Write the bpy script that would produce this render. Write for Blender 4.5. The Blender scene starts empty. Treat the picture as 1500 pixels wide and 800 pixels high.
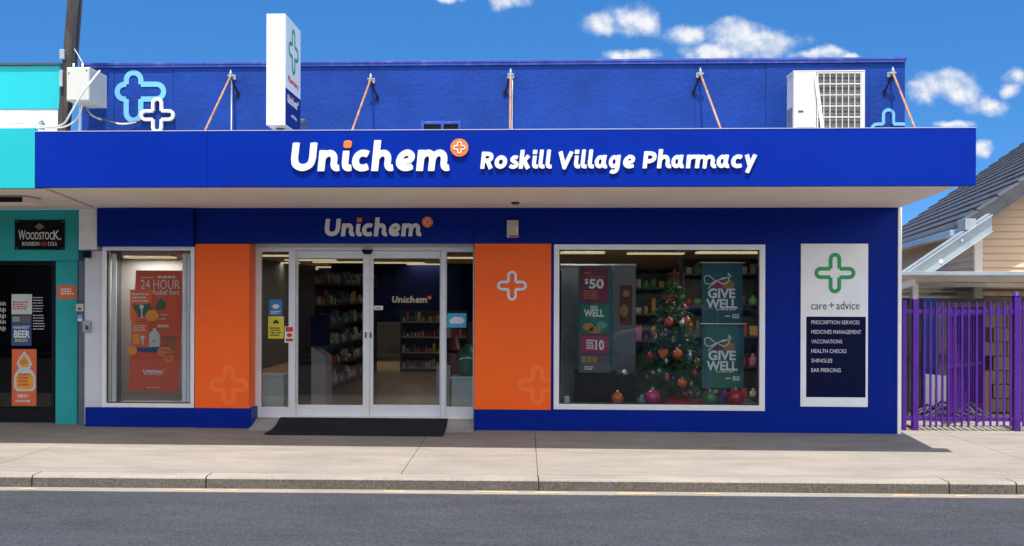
import bpy, bmesh, math, random
import numpy as np
from mathutils import Vector, Matrix
random.seed(11)
R = math.radians
SC = bpy.context.scene
COL = SC.collection

# ------------------------------------------------------------------ camera, world, sun, exposure
FPX, PX0, PY0, D, EYE = 1630.0, 688.0, 428.0, 13.7, 1.7      # focal length in photo pixels, principal point, stand-off, eye height
YAW, ROLL = 0.049, 0.003
CAM_M = Matrix.Translation((0, -D, EYE)) @ Matrix.Rotation(YAW, 4, 'Z') @ Matrix.Rotation(R(90), 4, 'X') @ Matrix.Rotation(ROLL, 4, 'Z')
cam = bpy.data.cameras.new('camera')
cam_o = bpy.data.objects.new('camera', cam); COL.objects.link(cam_o)
cam.sensor_width = 36; cam.lens = FPX / 1500 * 36
cam.shift_x = (750 - PX0) / 1500; cam.shift_y = (PY0 - 400) / 1500
cam.clip_start = 0.1; cam.clip_end = 3000
cam_o.matrix_world = CAM_M
SC.camera = cam_o

SUN_DIR = Vector((0.06, 0.364, -1.0)).normalized()
sun = bpy.data.lights.new('sun', 'SUN'); sun.energy = 3.1; sun.angle = R(0.5); sun.color = (1.0, 0.955, 0.88)
sun_o = bpy.data.objects.new('sun', sun); COL.objects.link(sun_o)
sun_o.rotation_euler = SUN_DIR.to_track_quat('-Z', 'Y').to_euler()
SC.view_settings.view_transform = 'Standard'; SC.view_settings.look = 'None'
SC.view_settings.exposure = 1.25; SC.view_settings.gamma = 1.0
SC.view_settings.use_curve_mapping = False
SC.cycles.max_bounces = 8; SC.cycles.diffuse_bounces = 4; SC.cycles.transparent_max_bounces = 16
SC.cycles.sample_clamp_indirect = 6.0
SC.cycles.use_denoising = True

def ray(px, py):
    d = CAM_M.to_3x3() @ Vector(((px - PX0) / FPX, -(py - PY0) / FPX, -1))
    return CAM_M.translation.copy(), d
def W(px, py, Y):                       # point of the photo measured on the plane y = Y -> (x, z)
    o, d = ray(px, py); t = (Y - o.y) / d.y
    return o.x + d.x * t, o.z + d.z * t
def G(px, py, Z=0.0):                   # ... on the level z = Z -> (x, y)
    o, d = ray(px, py); t = (Z - o.z) / d.z
    return o.x + d.x * t, o.y + d.y * t
def rect(x0, y0, x1, y1, Y):            # -> X0, X1, Zbottom, Ztop
    ym, xm = (y0 + y1) / 2, (x0 + x1) / 2
    return W(x0, ym, Y)[0], W(x1, ym, Y)[0], W(xm, y1, Y)[1], W(xm, y0, Y)[1]

world = bpy.data.worlds.new('World'); SC.world = world; world.use_nodes = True
def build_world():
    nt = world.node_tree; N = nt.nodes; L = nt.links
    bg = N['Background']; bg.inputs['Strength'].default_value = 0.1
    tc = N.new('ShaderNodeTexCoord')
    def m(op, a, b=None, c=None):
        n = N.new('ShaderNodeMath'); n.operation = op
        for i, v in enumerate((a, b, c)):
            if v is None: continue
            if isinstance(v, (int, float)): n.inputs[i].default_value = v
            else: L.new(v, n.inputs[i])
        return n.outputs[0]
    def vm(op, a, b=None):
        n = N.new('ShaderNodeVectorMath'); n.operation = op
        for i, v in enumerate((a, b)):
            if v is None: continue
            if isinstance(v, tuple): n.inputs[i].default_value = v
            else: L.new(v, n.inputs[i])
        return n.outputs['Value'] if op == 'LENGTH' else n.outputs[0]
    sky = N.new('ShaderNodeTexSky'); sky.sky_type = 'NISHITA'; sky.sun_disc = False
    sky.sun_elevation = math.asin(-SUN_DIR.z); sky.sun_rotation = R(180)
    sky.air_density = 1.0; sky.dust_density = 0.0; sky.ozone_density = 4.0
    sep = N.new('ShaderNodeSeparateXYZ'); L.new(tc.outputs['Generated'], sep.inputs[0])
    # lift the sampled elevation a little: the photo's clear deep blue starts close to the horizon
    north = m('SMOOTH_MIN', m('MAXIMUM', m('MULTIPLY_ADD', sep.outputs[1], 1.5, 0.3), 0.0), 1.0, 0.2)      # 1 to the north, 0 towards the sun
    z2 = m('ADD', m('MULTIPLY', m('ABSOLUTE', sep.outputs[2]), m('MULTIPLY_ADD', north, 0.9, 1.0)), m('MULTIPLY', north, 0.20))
    cmb = N.new('ShaderNodeCombineXYZ'); L.new(sep.outputs[0], cmb.inputs[0]); L.new(sep.outputs[1], cmb.inputs[1]); L.new(z2, cmb.inputs[2])
    L.new(vm('NORMALIZE', cmb.outputs[0]), sky.inputs['Vector'])
    hs = N.new('ShaderNodeHueSaturation'); hs.inputs['Saturation'].default_value = 1.28; hs.inputs['Value'].default_value = 0.92
    L.new(sky.outputs[0], hs.inputs['Color'])
    # clouds: cumulus puffs at fixed bearings, in tangent coordinates about north
    yy = m('MAXIMUM', sep.outputs[1], 0.02)
    uv = N.new('ShaderNodeCombineXYZ'); L.new(m('DIVIDE', sep.outputs[0], yy), uv.inputs[0]); L.new(m('DIVIDE', sep.outputs[2], yy), uv.inputs[1])
    def noise(vec, s, det, rough=0.55):
        n = N.new('ShaderNodeTexNoise'); n.inputs['Scale'].default_value = s; n.inputs['Detail'].default_value = det; n.inputs['Roughness'].default_value = rough
        L.new(vec, n.inputs['Vector']); return n
    nw = noise(uv.outputs[0], 26, 5)
    warp = vm('ADD', uv.outputs[0], vm('MULTIPLY', vm('SUBTRACT', nw.outputs['Color'], (0.5, 0.5, 0.5)), (0.034, 0.020, 0)))
    puffs = [(880, 36, 42, 20), (925, 24, 42, 24), (950, 32, 32, 20), (1010, 52, 36, 16), (1075, 50, 48, 24), (1110, 66, 68, 26), (1060, 76, 78, 16),
             (925, 80, 38, 11), (1190, 80, 48, 10), (1245, 82, 22, 7), (1355, 138, 34, 22), (1388, 124, 40, 24), (1400, 135, 34, 20), (1442, 157, 34, 14),
             (1490, 118, 24, 17), (1482, 134, 20, 10), (1395, 182, 34, 9), (750, 2, 34, 16), (655, -2, 24, 9), (1442, 222, 14, 14), (600, -40, 60, 22), (1290, -60, 90, 26), (300, -70, 110, 22)]
    def mask_of(vec):
        best = None
        for px, py, rx, ry in puffs:
            o, d = ray(px, py)
            c = (d.x / d.y, d.z / d.y, 0)
            q = vm('MULTIPLY', vm('SUBTRACT', vec, c), (FPX / rx / 1.12, FPX / ry / 1.12, 0))
            e = m('SUBTRACT', 1.0, vm('LENGTH', q))
            best = e if best is None else m('SMOOTH_MAX', best, e, 0.25)
        return best
    mk = mask_of(warp)
    n1 = noise(uv.outputs[0], 34, 7, 0.56)
    n2 = noise(vm('ADD', uv.outputs[0], (0.0025, 0.0055, 0)), 34, 5, 0.56)
    dens = m('ADD', mk, m('MULTIPLY', m('SUBTRACT', n1.outputs['Fac'], 0.5), 1.5))
    al = N.new('ShaderNodeMapRange'); al.interpolation_type = 'SMOOTHSTEP'; al.inputs['From Min'].default_value = 0.0; al.inputs['From Max'].default_value = 0.85
    al.inputs['To Max'].default_value = 0.97
    L.new(dens, al.inputs['Value'])
    # lit tops, greyer undersides: density difference towards the sun
    lit = m('MULTIPLY_ADD', m('SUBTRACT', n1.outputs['Fac'], n2.outputs['Fac']), 4.5, 0.60)
    mk2 = mask_of(vm('ADD', warp, (0.0, 0.010, 0)))
    lit = m('ADD', lit, m('MULTIPLY', m('SUBTRACT', mk, mk2), 0.42))
    cr = N.new('ShaderNodeMapRange'); cr.inputs['From Min'].default_value = 0.35; cr.inputs['From Max'].default_value = 1.0; L.new(lit, cr.inputs['Value'])
    cc = N.new('ShaderNodeMix'); cc.data_type = 'RGBA'; L.new(cr.outputs[0], cc.inputs[0])
    cc.inputs[6].default_value = (2.6, 3.0, 3.6, 1); cc.inputs[7].default_value = (3.9, 3.95, 4.1, 1)
    mx = N.new('ShaderNodeMix'); mx.data_type = 'RGBA'
    up = m('GREATER_THAN', sep.outputs[1], 0.05)
    L.new(m('MULTIPLY', al.outputs[0], up), mx.inputs[0]); L.new(hs.outputs[0], mx.inputs[6]); L.new(cc.outputs[2], mx.inputs[7])
    # unseen broken cloud added over the southern half, brightened to fill the shade
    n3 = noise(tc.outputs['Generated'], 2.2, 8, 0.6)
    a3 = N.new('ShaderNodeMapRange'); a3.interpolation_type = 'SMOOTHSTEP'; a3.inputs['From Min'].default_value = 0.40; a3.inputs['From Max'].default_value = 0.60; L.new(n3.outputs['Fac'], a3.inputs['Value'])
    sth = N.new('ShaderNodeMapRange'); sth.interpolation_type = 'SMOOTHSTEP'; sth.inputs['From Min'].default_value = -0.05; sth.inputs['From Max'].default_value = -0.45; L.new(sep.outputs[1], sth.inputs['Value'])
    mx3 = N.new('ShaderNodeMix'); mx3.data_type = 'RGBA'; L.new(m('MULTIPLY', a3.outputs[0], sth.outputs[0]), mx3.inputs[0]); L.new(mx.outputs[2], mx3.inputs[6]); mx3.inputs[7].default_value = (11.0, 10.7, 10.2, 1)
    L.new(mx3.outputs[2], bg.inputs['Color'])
build_world()

# ------------------------------------------------------------------ helpers
def mat(name, col, rough=0.5, var=0.08, vs=3.0, bump=0.0, bs=60.0, metal=0.0, spec=0.5, dirt=None, coat=0.0, stretch=None):
    m_ = bpy.data.materials.new(name); m_.use_nodes = True
    nt = m_.node_tree; N = nt.nodes; L = nt.links; b = N['Principled BSDF']
    b.inputs['Roughness'].default_value = rough; b.inputs['Metallic'].default_value = metal
    b.inputs['Specular IOR Level'].default_value = spec; b.inputs['Coat Weight'].default_value = coat
    tc = N.new('ShaderNodeTexCoord'); vec = tc.outputs['Object']
    if stretch:
        mp = N.new('ShaderNodeMapping'); mp.inputs['Scale'].default_value = stretch; L.new(vec, mp.inputs['Vector']); vec = mp.outputs[0]
    n = N.new('ShaderNodeTexNoise'); n.inputs['Scale'].default_value = vs; n.inputs['Detail'].default_value = 6; n.inputs['Roughness'].default_value = 0.6
    L.new(vec, n.inputs['Vector'])
    rmp = N.new('ShaderNodeValToRGB'); L.new(n.outputs['Fac'], rmp.inputs[0])
    lo = tuple(c * (1 - var) for c in col); hi = tuple(min(1, c * (1 + var)) for c in col)
    rmp.color_ramp.elements[0].position = 0.3; rmp.color_ramp.elements[1].position = 0.7
    rmp.color_ramp.elements[0].color = (*lo, 1); rmp.color_ramp.elements[1].color = (*hi, 1)
    out = rmp.outputs[0]
    if dirt:                              # (colour, amount, scale): blotches of another colour
        n2 = N.new('ShaderNodeTexNoise'); n2.inputs['Scale'].default_value = dirt[2]; n2.inputs['Detail'].default_value = 8; n2.inputs['Roughness'].default_value = 0.7
        L.new(vec, n2.inputs['Vector'])
        mr = N.new('ShaderNodeMapRange'); mr.inputs['From Min'].default_value = 0.52; mr.inputs['From Max'].default_value = 0.75; mr.inputs['To Max'].default_value = dirt[1]
        L.new(n2.outputs['Fac'], mr.inputs['Value'])
        mx = N.new('ShaderNodeMix'); mx.data_type = 'RGBA'; L.new(mr.outputs[0], mx.inputs[0]); L.new(out, mx.inputs[6]); mx.inputs[7].default_value = (*dirt[0], 1)
        out = mx.outputs[2]
    L.new(out, b.inputs['Base Color'])
    if bump:
        nb = N.new('ShaderNodeTexNoise'); nb.inputs['Scale'].default_value = bs; nb.inputs['Detail'].default_value = 4
        L.new(vec, nb.inputs['Vector'])
        bp = N.new('ShaderNodeBump'); bp.inputs['Strength'].default_value = bump; bp.inputs['Distance'].default_value = 0.01
        L.new(nb.outputs['Fac'], bp.inputs['Height']); L.new(bp.outputs[0], b.inputs['Normal'])
    return m_
def glass_mat(name, tint=(0.92, 0.94, 0.94), refl=1.0, ior=1.36):
    m_ = bpy.data.materials.new(name); m_.use_nodes = True
    nt = m_.node_tree; N = nt.nodes; L = nt.links
    N.remove(N['Principled BSDF'])
    t = N.new('ShaderNodeBsdfTransparent'); t.inputs[0].default_value = (*tint, 1)
    g = N.new('ShaderNodeBsdfGlossy'); g.inputs['Roughness'].default_value = 0.01; g.inputs[0].default_value = (refl, refl, refl, 1)
    f = N.new('ShaderNodeFresnel'); f.inputs[0].default_value = ior
    mx = N.new('ShaderNodeMixShader'); L.new(f.outputs[0], mx.inputs[0]); L.new(t.outputs[0], mx.inputs[1]); L.new(g.outputs[0], mx.inputs[2])
    L.new(mx.outputs[0], N['Material Output'].inputs[0])
    return m_
def emit_mat(name, col, s):
    m_ = bpy.data.materials.new(name); m_.use_nodes = True
    N = m_.node_tree.nodes; e = N.new('ShaderNodeEmission'); e.inputs[0].default_value = (*col, 1); e.inputs[1].default_value = s
    m_.node_tree.links.new(e.outputs[0], N['Material Output'].inputs[0]); return m_

class MB:
    def __init__(s): s.bm = bmesh.new()
    def box(s, x0, x1, y0, y1, z0, z1, bev=0.0, mi=0, rot=None):
        if x0 > x1: x0, x1 = x1, x0
        if y0 > y1: y0, y1 = y1, y0
        if z0 > z1: z0, z1 = z1, z0
        r = bmesh.ops.create_cube(s.bm, size=1.0); vs = r['verts']
        c = Vector(((x0 + x1) / 2, (y0 + y1) / 2, (z0 + z1) / 2))
        for v in vs: v.co = Vector((v.co.x * (x1 - x0), v.co.y * (y1 - y0), v.co.z * (z1 - z0)))
        fs = set(f for v in vs for f in v.link_faces)
        if bev:
            es = list(set(e for v in vs for e in v.link_edges))
            q = bmesh.ops.bevel(s.bm, geom=es, offset=bev, segments=2, affect='EDGES', profile=0.6)
            vs = list(set(q['verts']) | set(v for v in vs if v.is_valid)); fs = set(f for v in vs for f in v.link_faces)
        for v in vs:
            co = v.co.copy()
            if rot: co = rot @ co
            v.co = co + c
        for f in fs: f.material_index = mi
        return vs
    def prism(s, pts, vec, mi=0):          # planar polygon swept along vec
        vec = Vector(vec); n = len(pts)
        a = [s.bm.verts.new(Vector(p)) for p in pts]; b = [s.bm.verts.new(Vector(p) + vec) for p in pts]
        fs = [s.bm.faces.new(a), s.bm.faces.new(b[::-1])]
        for i in range(n): fs.append(s.bm.faces.new((a[i], b[i], b[(i + 1) % n], a[(i + 1) % n])))
        for f in fs: f.material_index = mi
        bmesh.ops.recalc_face_normals(s.bm, faces=fs)
    def tube(s, pts, r, n=8, mi=0, r1=None):
        pts = [Vector(p) for p in pts]; rings = []; k = len(pts)
        up = None
        for i, p in enumerate(pts):
            t = (pts[min(i + 1, k - 1)] - pts[max(i - 1, 0)]).normalized()
            if up is None:
                up = Vector((0, 0, 1)) if abs(t.z) < 0.9 else Vector((1, 0, 0))
            x = t.cross(up).normalized(); y = x.cross(t).normalized(); up = y
            rr = r if r1 is None else r + (r1 - r) * i / (k - 1)
            rings.append([s.bm.verts.new(p + (x * math.cos(a) + y * math.sin(a)) * rr) for a in (2 * math.pi * j / n for j in range(n))])
        fs = []
        for A, B in zip(rings, rings[1:]):
            for j in range(n): fs.append(s.bm.faces.new((A[j], A[(j + 1) % n], B[(j + 1) % n], B[j])))
        fs.append(s.bm.faces.new(rings[0][::-1])); fs.append(s.bm.faces.new(rings[-1]))
        for f in fs: f.material_index = mi; f.smooth = n > 6
        bmesh.ops.recalc_face_normals(s.bm, faces=fs)
    def lathe(s, c, prof, n=16, mi=0):     # profile of (radius, z) about a vertical axis at c
        c = Vector(c); rings = []
        for r_, z in prof:
            rings.append([s.bm.verts.new(c + Vector((r_ * math.cos(2 * math.pi * j / n), r_ * math.sin(2 * math.pi * j / n), z))) for j in range(n)])
        fs = []
        for A, B in zip(rings, rings[1:]):
            for j in range(n): fs.append(s.bm.faces.new((A[j], A[(j + 1) % n], B[(j + 1) % n], B[j])))
        fs.append(s.bm.faces.new(rings[0][::-1])); fs.append(s.bm.faces.new(rings[-1]))
        for f in fs: f.material_index = mi; f.smooth = True
        bmesh.ops.recalc_face_normals(s.bm, faces=fs)
    def quad(s, a, b, c, d, mi=0):
        f = s.bm.faces.new([s.bm.verts.new(Vector(p)) for p in (a, b, c, d)]); f.material_index = mi; return f
    def plate(s, x0, y0, x1, y1, Y, th=0.002, mi=0):     # flat rectangle measured in the photo, lying on plane y = Y (front at Y - th)
        X0, X1, Z0, Z1 = rect(x0, y0, x1, y1, Y); s.box(X0, X1, Y - th, Y, Z0, Z1, 0, mi)
    def poly(s, pts, Y, th=0.002, mi=0):
        s.prism([(W(x, y, Y)[0], Y - th, W(x, y, Y)[1]) for x, y in pts], (0, th, 0), mi)
    def disc(s, cx, cy, rx, Y, ry=None, th=0.002, n=20, mi=0):
        ry = ry or rx
        s.poly([(cx + rx * math.cos(2 * math.pi * i / n), cy + ry * math.sin(2 * math.pi * i / n)) for i in range(n)], Y, th, mi)
    def build(s, name, mats, parent=None, local=False):
        me = bpy.data.meshes.new(name); s.bm.to_mesh(me); s.bm.free()
        return link(name, me, mats, parent, local)
def link(name, me, mats, parent=None, local=False):
    if not isinstance(mats, (list, tuple)): mats = [mats]
    for q in mats: me.materials.append(q)
    o = bpy.data.objects.new(name, me); COL.objects.link(o)
    if parent is not None:
        o.parent = parent
        if not local: o.matrix_parent_inverse = world_of(parent).inverted()
    return o
def world_of(o):
    M = Matrix.LocRotScale(o.location, o.rotation_euler.to_quaternion(), o.scale)
    if o.parent is not None: M = world_of(o.parent) @ o.matrix_parent_inverse @ M
    return M
def tag(o, label=None, cat=None, group=None, kind=None):
    if label: o['label'] = label
    if cat: o['category'] = cat
    if group: o['group'] = group
    if kind: o['kind'] = kind
    return o
def thing(name, label, cat, loc=(0, 0, 0), group=None, rz=0.0):
    o = bpy.data.objects.new(name, None); COL.objects.link(o); o.location = loc; o.rotation_euler = (0, 0, rz); o.empty_display_size = 0.2
    return tag(o, label, cat, group)
def struct(o): o['kind'] = 'structure'; return o

# ---- writing: built-in font turned into thin raised meshes
def text_mesh(body, bold=0.0, shear=0.0, extrude=0.0):
    c = bpy.data.curves.new('tmp', 'FONT'); c.body = body; c.offset = bold; c.shear = shear; c.extrude = max(extrude, 0.001); c.resolution_u = 3
    o = bpy.data.objects.new('tmp', c); COL.objects.link(o)
    dg = bpy.context.evaluated_depsgraph_get(); dg.update()
    me = bpy.data.meshes.new_from_object(o.evaluated_get(dg))
    bpy.data.objects.remove(o); bpy.data.curves.remove(c)
    return me
def fit(me, origin, ex, ez, en):           # stretch a text mesh to the box origin + ex, ez; en = its thickness
    co = np.array([v.co[:] for v in me.vertices]); lo = co.min(0); hi = co.max(0); d = np.maximum(hi - lo, 1e-6)
    origin, ex, ez, en = map(Vector, (origin, ex, ez, en))
    for v, p in zip(me.vertices, (co - lo) / d): v.co = origin + ex * p[0] + ez * p[1] + en * p[2]
    return me
def words(name, body, x0, y0, x1, y1, Y, m_, parent, bold=0.0, shear=0.0, th=0.002):
    X0, X1, Z0, Z1 = rect(x0, y0, x1, y1, Y)
    me = fit(text_mesh(body, bold, shear), (X0, Y - 0.0004, Z0), (X1 - X0, 0, 0), (0, 0, Z1 - Z0), (0, -th, 0))
    return link(name, me, m_, parent)
def scribble(mb, x0, y0, x1, y1, Y, rows, mi=0, fill=0.6, th=0.0015):   # unreadably small print: rows of short word-dashes
    h = (y1 - y0) / rows
    for r_ in range(rows):
        x = x0; e = x1 - random.random() * (x1 - x0) * 0.25
        while x < e:
            w = random.uniform(0.06, 0.2) * (x1 - x0); w = min(w, e - x)
            if w > 0.5: mb.plate(x, y0 + r_ * h + h * (1 - fill) / 2, x + w, y0 + r_ * h + h * (1 + fill) / 2, Y, th, mi)
            x += w + 0.035 * (x1 - x0) + 0.4

# ---- stroke letters: union of thick strokes traced to smooth outlines, raised with rounded edges
def spline(p, closed=False, k=7):
    p = [np.array(q, float) for q in p]; n = len(p); out = []
    for i in range(n if closed else n - 1):
        a, b, c, d = (p[(i - 1) % n], p[i], p[(i + 1) % n], p[(i + 2) % n]) if closed else (p[max(i - 1, 0)], p[i], p[i + 1], p[min(i + 2, n - 1)])
        for j in range(k):
            t = j / k
            out.append(0.5 * ((2 * b) + (c - a) * t + (2 * a - 5 * b + 4 * c - d) * t * t + (3 * b - a - 3 * c + d) * t ** 3))
    out.append(out[0] if closed else p[-1]); return out
def seg_field(strokes, res, r=0.06, shear=0.0, clip=None):
    xs = [q[0] for s in strokes for q in s[0]]; ys = [q[1] for s in strokes for q in s[0]]; pad = 0.4 * max(s[1] for s in strokes) * 2
    x0, y0 = min(xs) - pad, min(ys) - pad
    nx, ny = int((max(xs) + pad - x0) * res) + 2, int((max(ys) + pad - y0) * res) + 2
    GX, GY = np.meshgrid(x0 + np.arange(nx) / res, y0 + np.arange(ny) / res)
    F = np.full(GX.shape, 9.0)
    for pts, w in strokes:
        h = w / 2 - r; n = len(pts); closed = np.allclose(pts[0], pts[-1])
        if n == 1 or (n == 2 and np.allclose(pts[0], pts[1])):
            F = np.minimum(F, np.hypot(GX - pts[0][0], GY - pts[0][1]) - w / 2); continue
        xa, xb = min(q[0] for q in pts) - w, max(q[0] for q in pts) + w
        ia, ib = max(0, int((xa - x0) * res)), min(nx, int((xb - x0) * res) + 2)
        gx, gy, f = GX[:, ia:ib], GY[:, ia:ib], F[:, ia:ib].copy()
        for i in range(n - 1):
            a, b = np.array(pts[i], float), np.array(pts[i + 1], float); L_ = np.hypot(*(b - a))
            if L_ < 1e-6: continue
            t = (b - a) / L_
            u = (gx - a[0]) * t[0] + (gy - a[1]) * t[1]; v = np.abs(-(gx - a[0]) * t[1] + (gy - a[1]) * t[0])
            lo = r if (i == 0 and not closed) else 0.0; hi = L_ - (r if (i == n - 2 and not closed) else 0.0)
            qu = np.maximum(lo - u, u - hi); qv = v - h
            f = np.minimum(f, np.hypot(np.maximum(qu, 0), np.maximum(qv, 0)) + np.minimum(np.maximum(qu, qv), 0) - r)
            arc = 0 if closed else min(i, n - 1 - i) * L_
            if (i > 0 and arc > w * .45) or closed or (i > 0 and n == 3): f = np.minimum(f, np.hypot(gx - a[0], gy - a[1]) - w / 2)
        F[:, ia:ib] = f
    if clip is not None: F = np.maximum(F, GX - clip)
    return F, x0, y0
def contours(F, x0, y0, res):
    ny, nx = F.shape; segs = {}
    def ip(i, j, k, l):
        a, b = F[j, i], F[l, k]; t = a / (a - b)
        return (i + (k - i) * t, j + (l - j) * t)
    S = F < 0
    cells = np.argwhere((S[:-1, :-1] != S[:-1, 1:]) | (S[:-1, :-1] != S[1:, :-1]) | (S[:-1, :-1] != S[1:, 1:]))
    T = {1: [(3, 0)], 2: [(0, 1)], 3: [(3, 1)], 4: [(1, 2)], 5: [(3, 2), (1, 0)], 6: [(0, 2)], 7: [(3, 2)], 8: [(2, 3)], 9: [(2, 0)], 10: [(2, 1), (0, 3)], 11: [(2, 1)], 12: [(1, 3)], 13: [(1, 0)], 14: [(0, 3)]}
    P = {}
    for j, i in cells:
        c = S[j, i] * 1 + S[j, i + 1] * 2 + S[j + 1, i + 1] * 4 + S[j + 1, i] * 8
        ed = [('h', i, j), ('v', i + 1, j), ('h', i, j + 1), ('v', i, j)]
        for a, b in T.get(int(c), []):
            segs[ed[a]] = ed[b]
            for e in (ed[a], ed[b]):
                if e not in P: P[e] = ip(e[1], e[2], e[1] + 1, e[2]) if e[0] == 'h' else ip(e[1], e[2], e[1], e[2] + 1)
    loops = []
    while segs:
        st = next(iter(segs)); k = st; lp = []
        while k in segs: lp.append(P[k]); k = segs.pop(k)
        if len(lp) > 6: loops.append([(x0 + a / res, y0 + b / res) for a, b in lp])
    return loops
def simplify(lp, tol):
    def dp(p):
        if len(p) < 3: return p
        a, b = np.array(p[0]), np.array(p[-1]); d = b - a; L_ = np.hypot(*d) + 1e-12; q = np.array(p)
        ds = np.abs((q[:, 0] - a[0]) * d[1] - (q[:, 1] - a[1]) * d[0]) / L_ if L_ > 1e-9 else np.hypot(*(q - a).T)
        k = int(ds.argmax())
        return dp(p[:k + 1])[:-1] + dp(p[k:]) if ds[k] > tol else [p[0], p[-1]]
    h = len(lp) // 2
    return dp(lp[:h + 1])[:-1] + dp(lp[h:] + [lp[0]])[:-1]
def outline_mesh(strokes, unit, depth, bev=0.0, res=44, r=0.06, shear=0.0, clip=None):
    """mesh in a local frame: x right, y up, z = out of the wall (0 .. depth)"""
    F, x0, y0 = seg_field(strokes, res, r, shear, clip)
    c = bpy.data.curves.new('tmp', 'CURVE'); c.dimensions = '2D'; c.fill_mode = 'BOTH'
    for lp in contours(F, x0, y0, res):
        lp = simplify(lp, 0.1 / res)
        if len(lp) < 4: continue
        sp = c.splines.new('POLY'); sp.points.add(len(lp) - 1); sp.use_cyclic_u = True
        for q, p in zip(sp.points, lp): q.co = ((p[0] + shear * p[1]) * unit, p[1] * unit, 0, 1)
    c.extrude = depth / 2 - bev; c.bevel_depth = bev; c.bevel_resolution = 2; c.offset = -bev
    o = bpy.data.objects.new('tmp', c); COL.objects.link(o)
    dg = bpy.context.evaluated_depsgraph_get(); dg.update()
    me = bpy.data.meshes.new_from_object(o.evaluated_get(dg))
    bpy.data.objects.remove(o); bpy.data.curves.remove(c)
    for v in me.vertices: v.co.z += depth / 2
    return me
def stand(me, origin, ex=(1, 0, 0), ez=(0, 0, 1), en=(0, -1, 0)):
    origin, ex, ez, en = map(Vector, (origin, ex, ez, en))
    me = me.copy()
    for v in me.vertices: v.co = origin + ex * v.co.x + ez * v.co.y + en * v.co.z
    return me
def plus_strokes(a, w, top, right, bottom, left, g=None):
    g = a if g is None else g; out = []
    for L_, ang in ((top, 0), (right, -90), (bottom, 180), (left, 90)):
        p = [(-a, g)] + [(-a * math.cos(t), L_ - a + a * math.sin(t)) for t in (math.pi * i / 12 for i in range(13))] + [(a, g)]
        ca, sa = math.cos(R(ang)), math.sin(R(ang))
        out.append(([(x * ca - y * sa, x * sa + y * ca) for x, y in p], w))
    return out
def emblem(name, cx, cy, a, w, top, right, bottom, left, Y, th, m_, parent=None, bev=0.0, clip=None, g=None, r=0.3):
    u = abs(W(cx + 1, cy, Y)[0] - W(cx, cy, Y)[0])
    me = outline_mesh(plus_strokes(a, w, top, right, bottom, left, g), u, th, bev, res=2.4, r=r, clip=clip)
    X, Z = W(cx, cy, Y)
    me2 = stand(me, (X, Y, Z)); bpy.data.meshes.remove(me)
    return link(name, me2, m_, parent)

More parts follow.
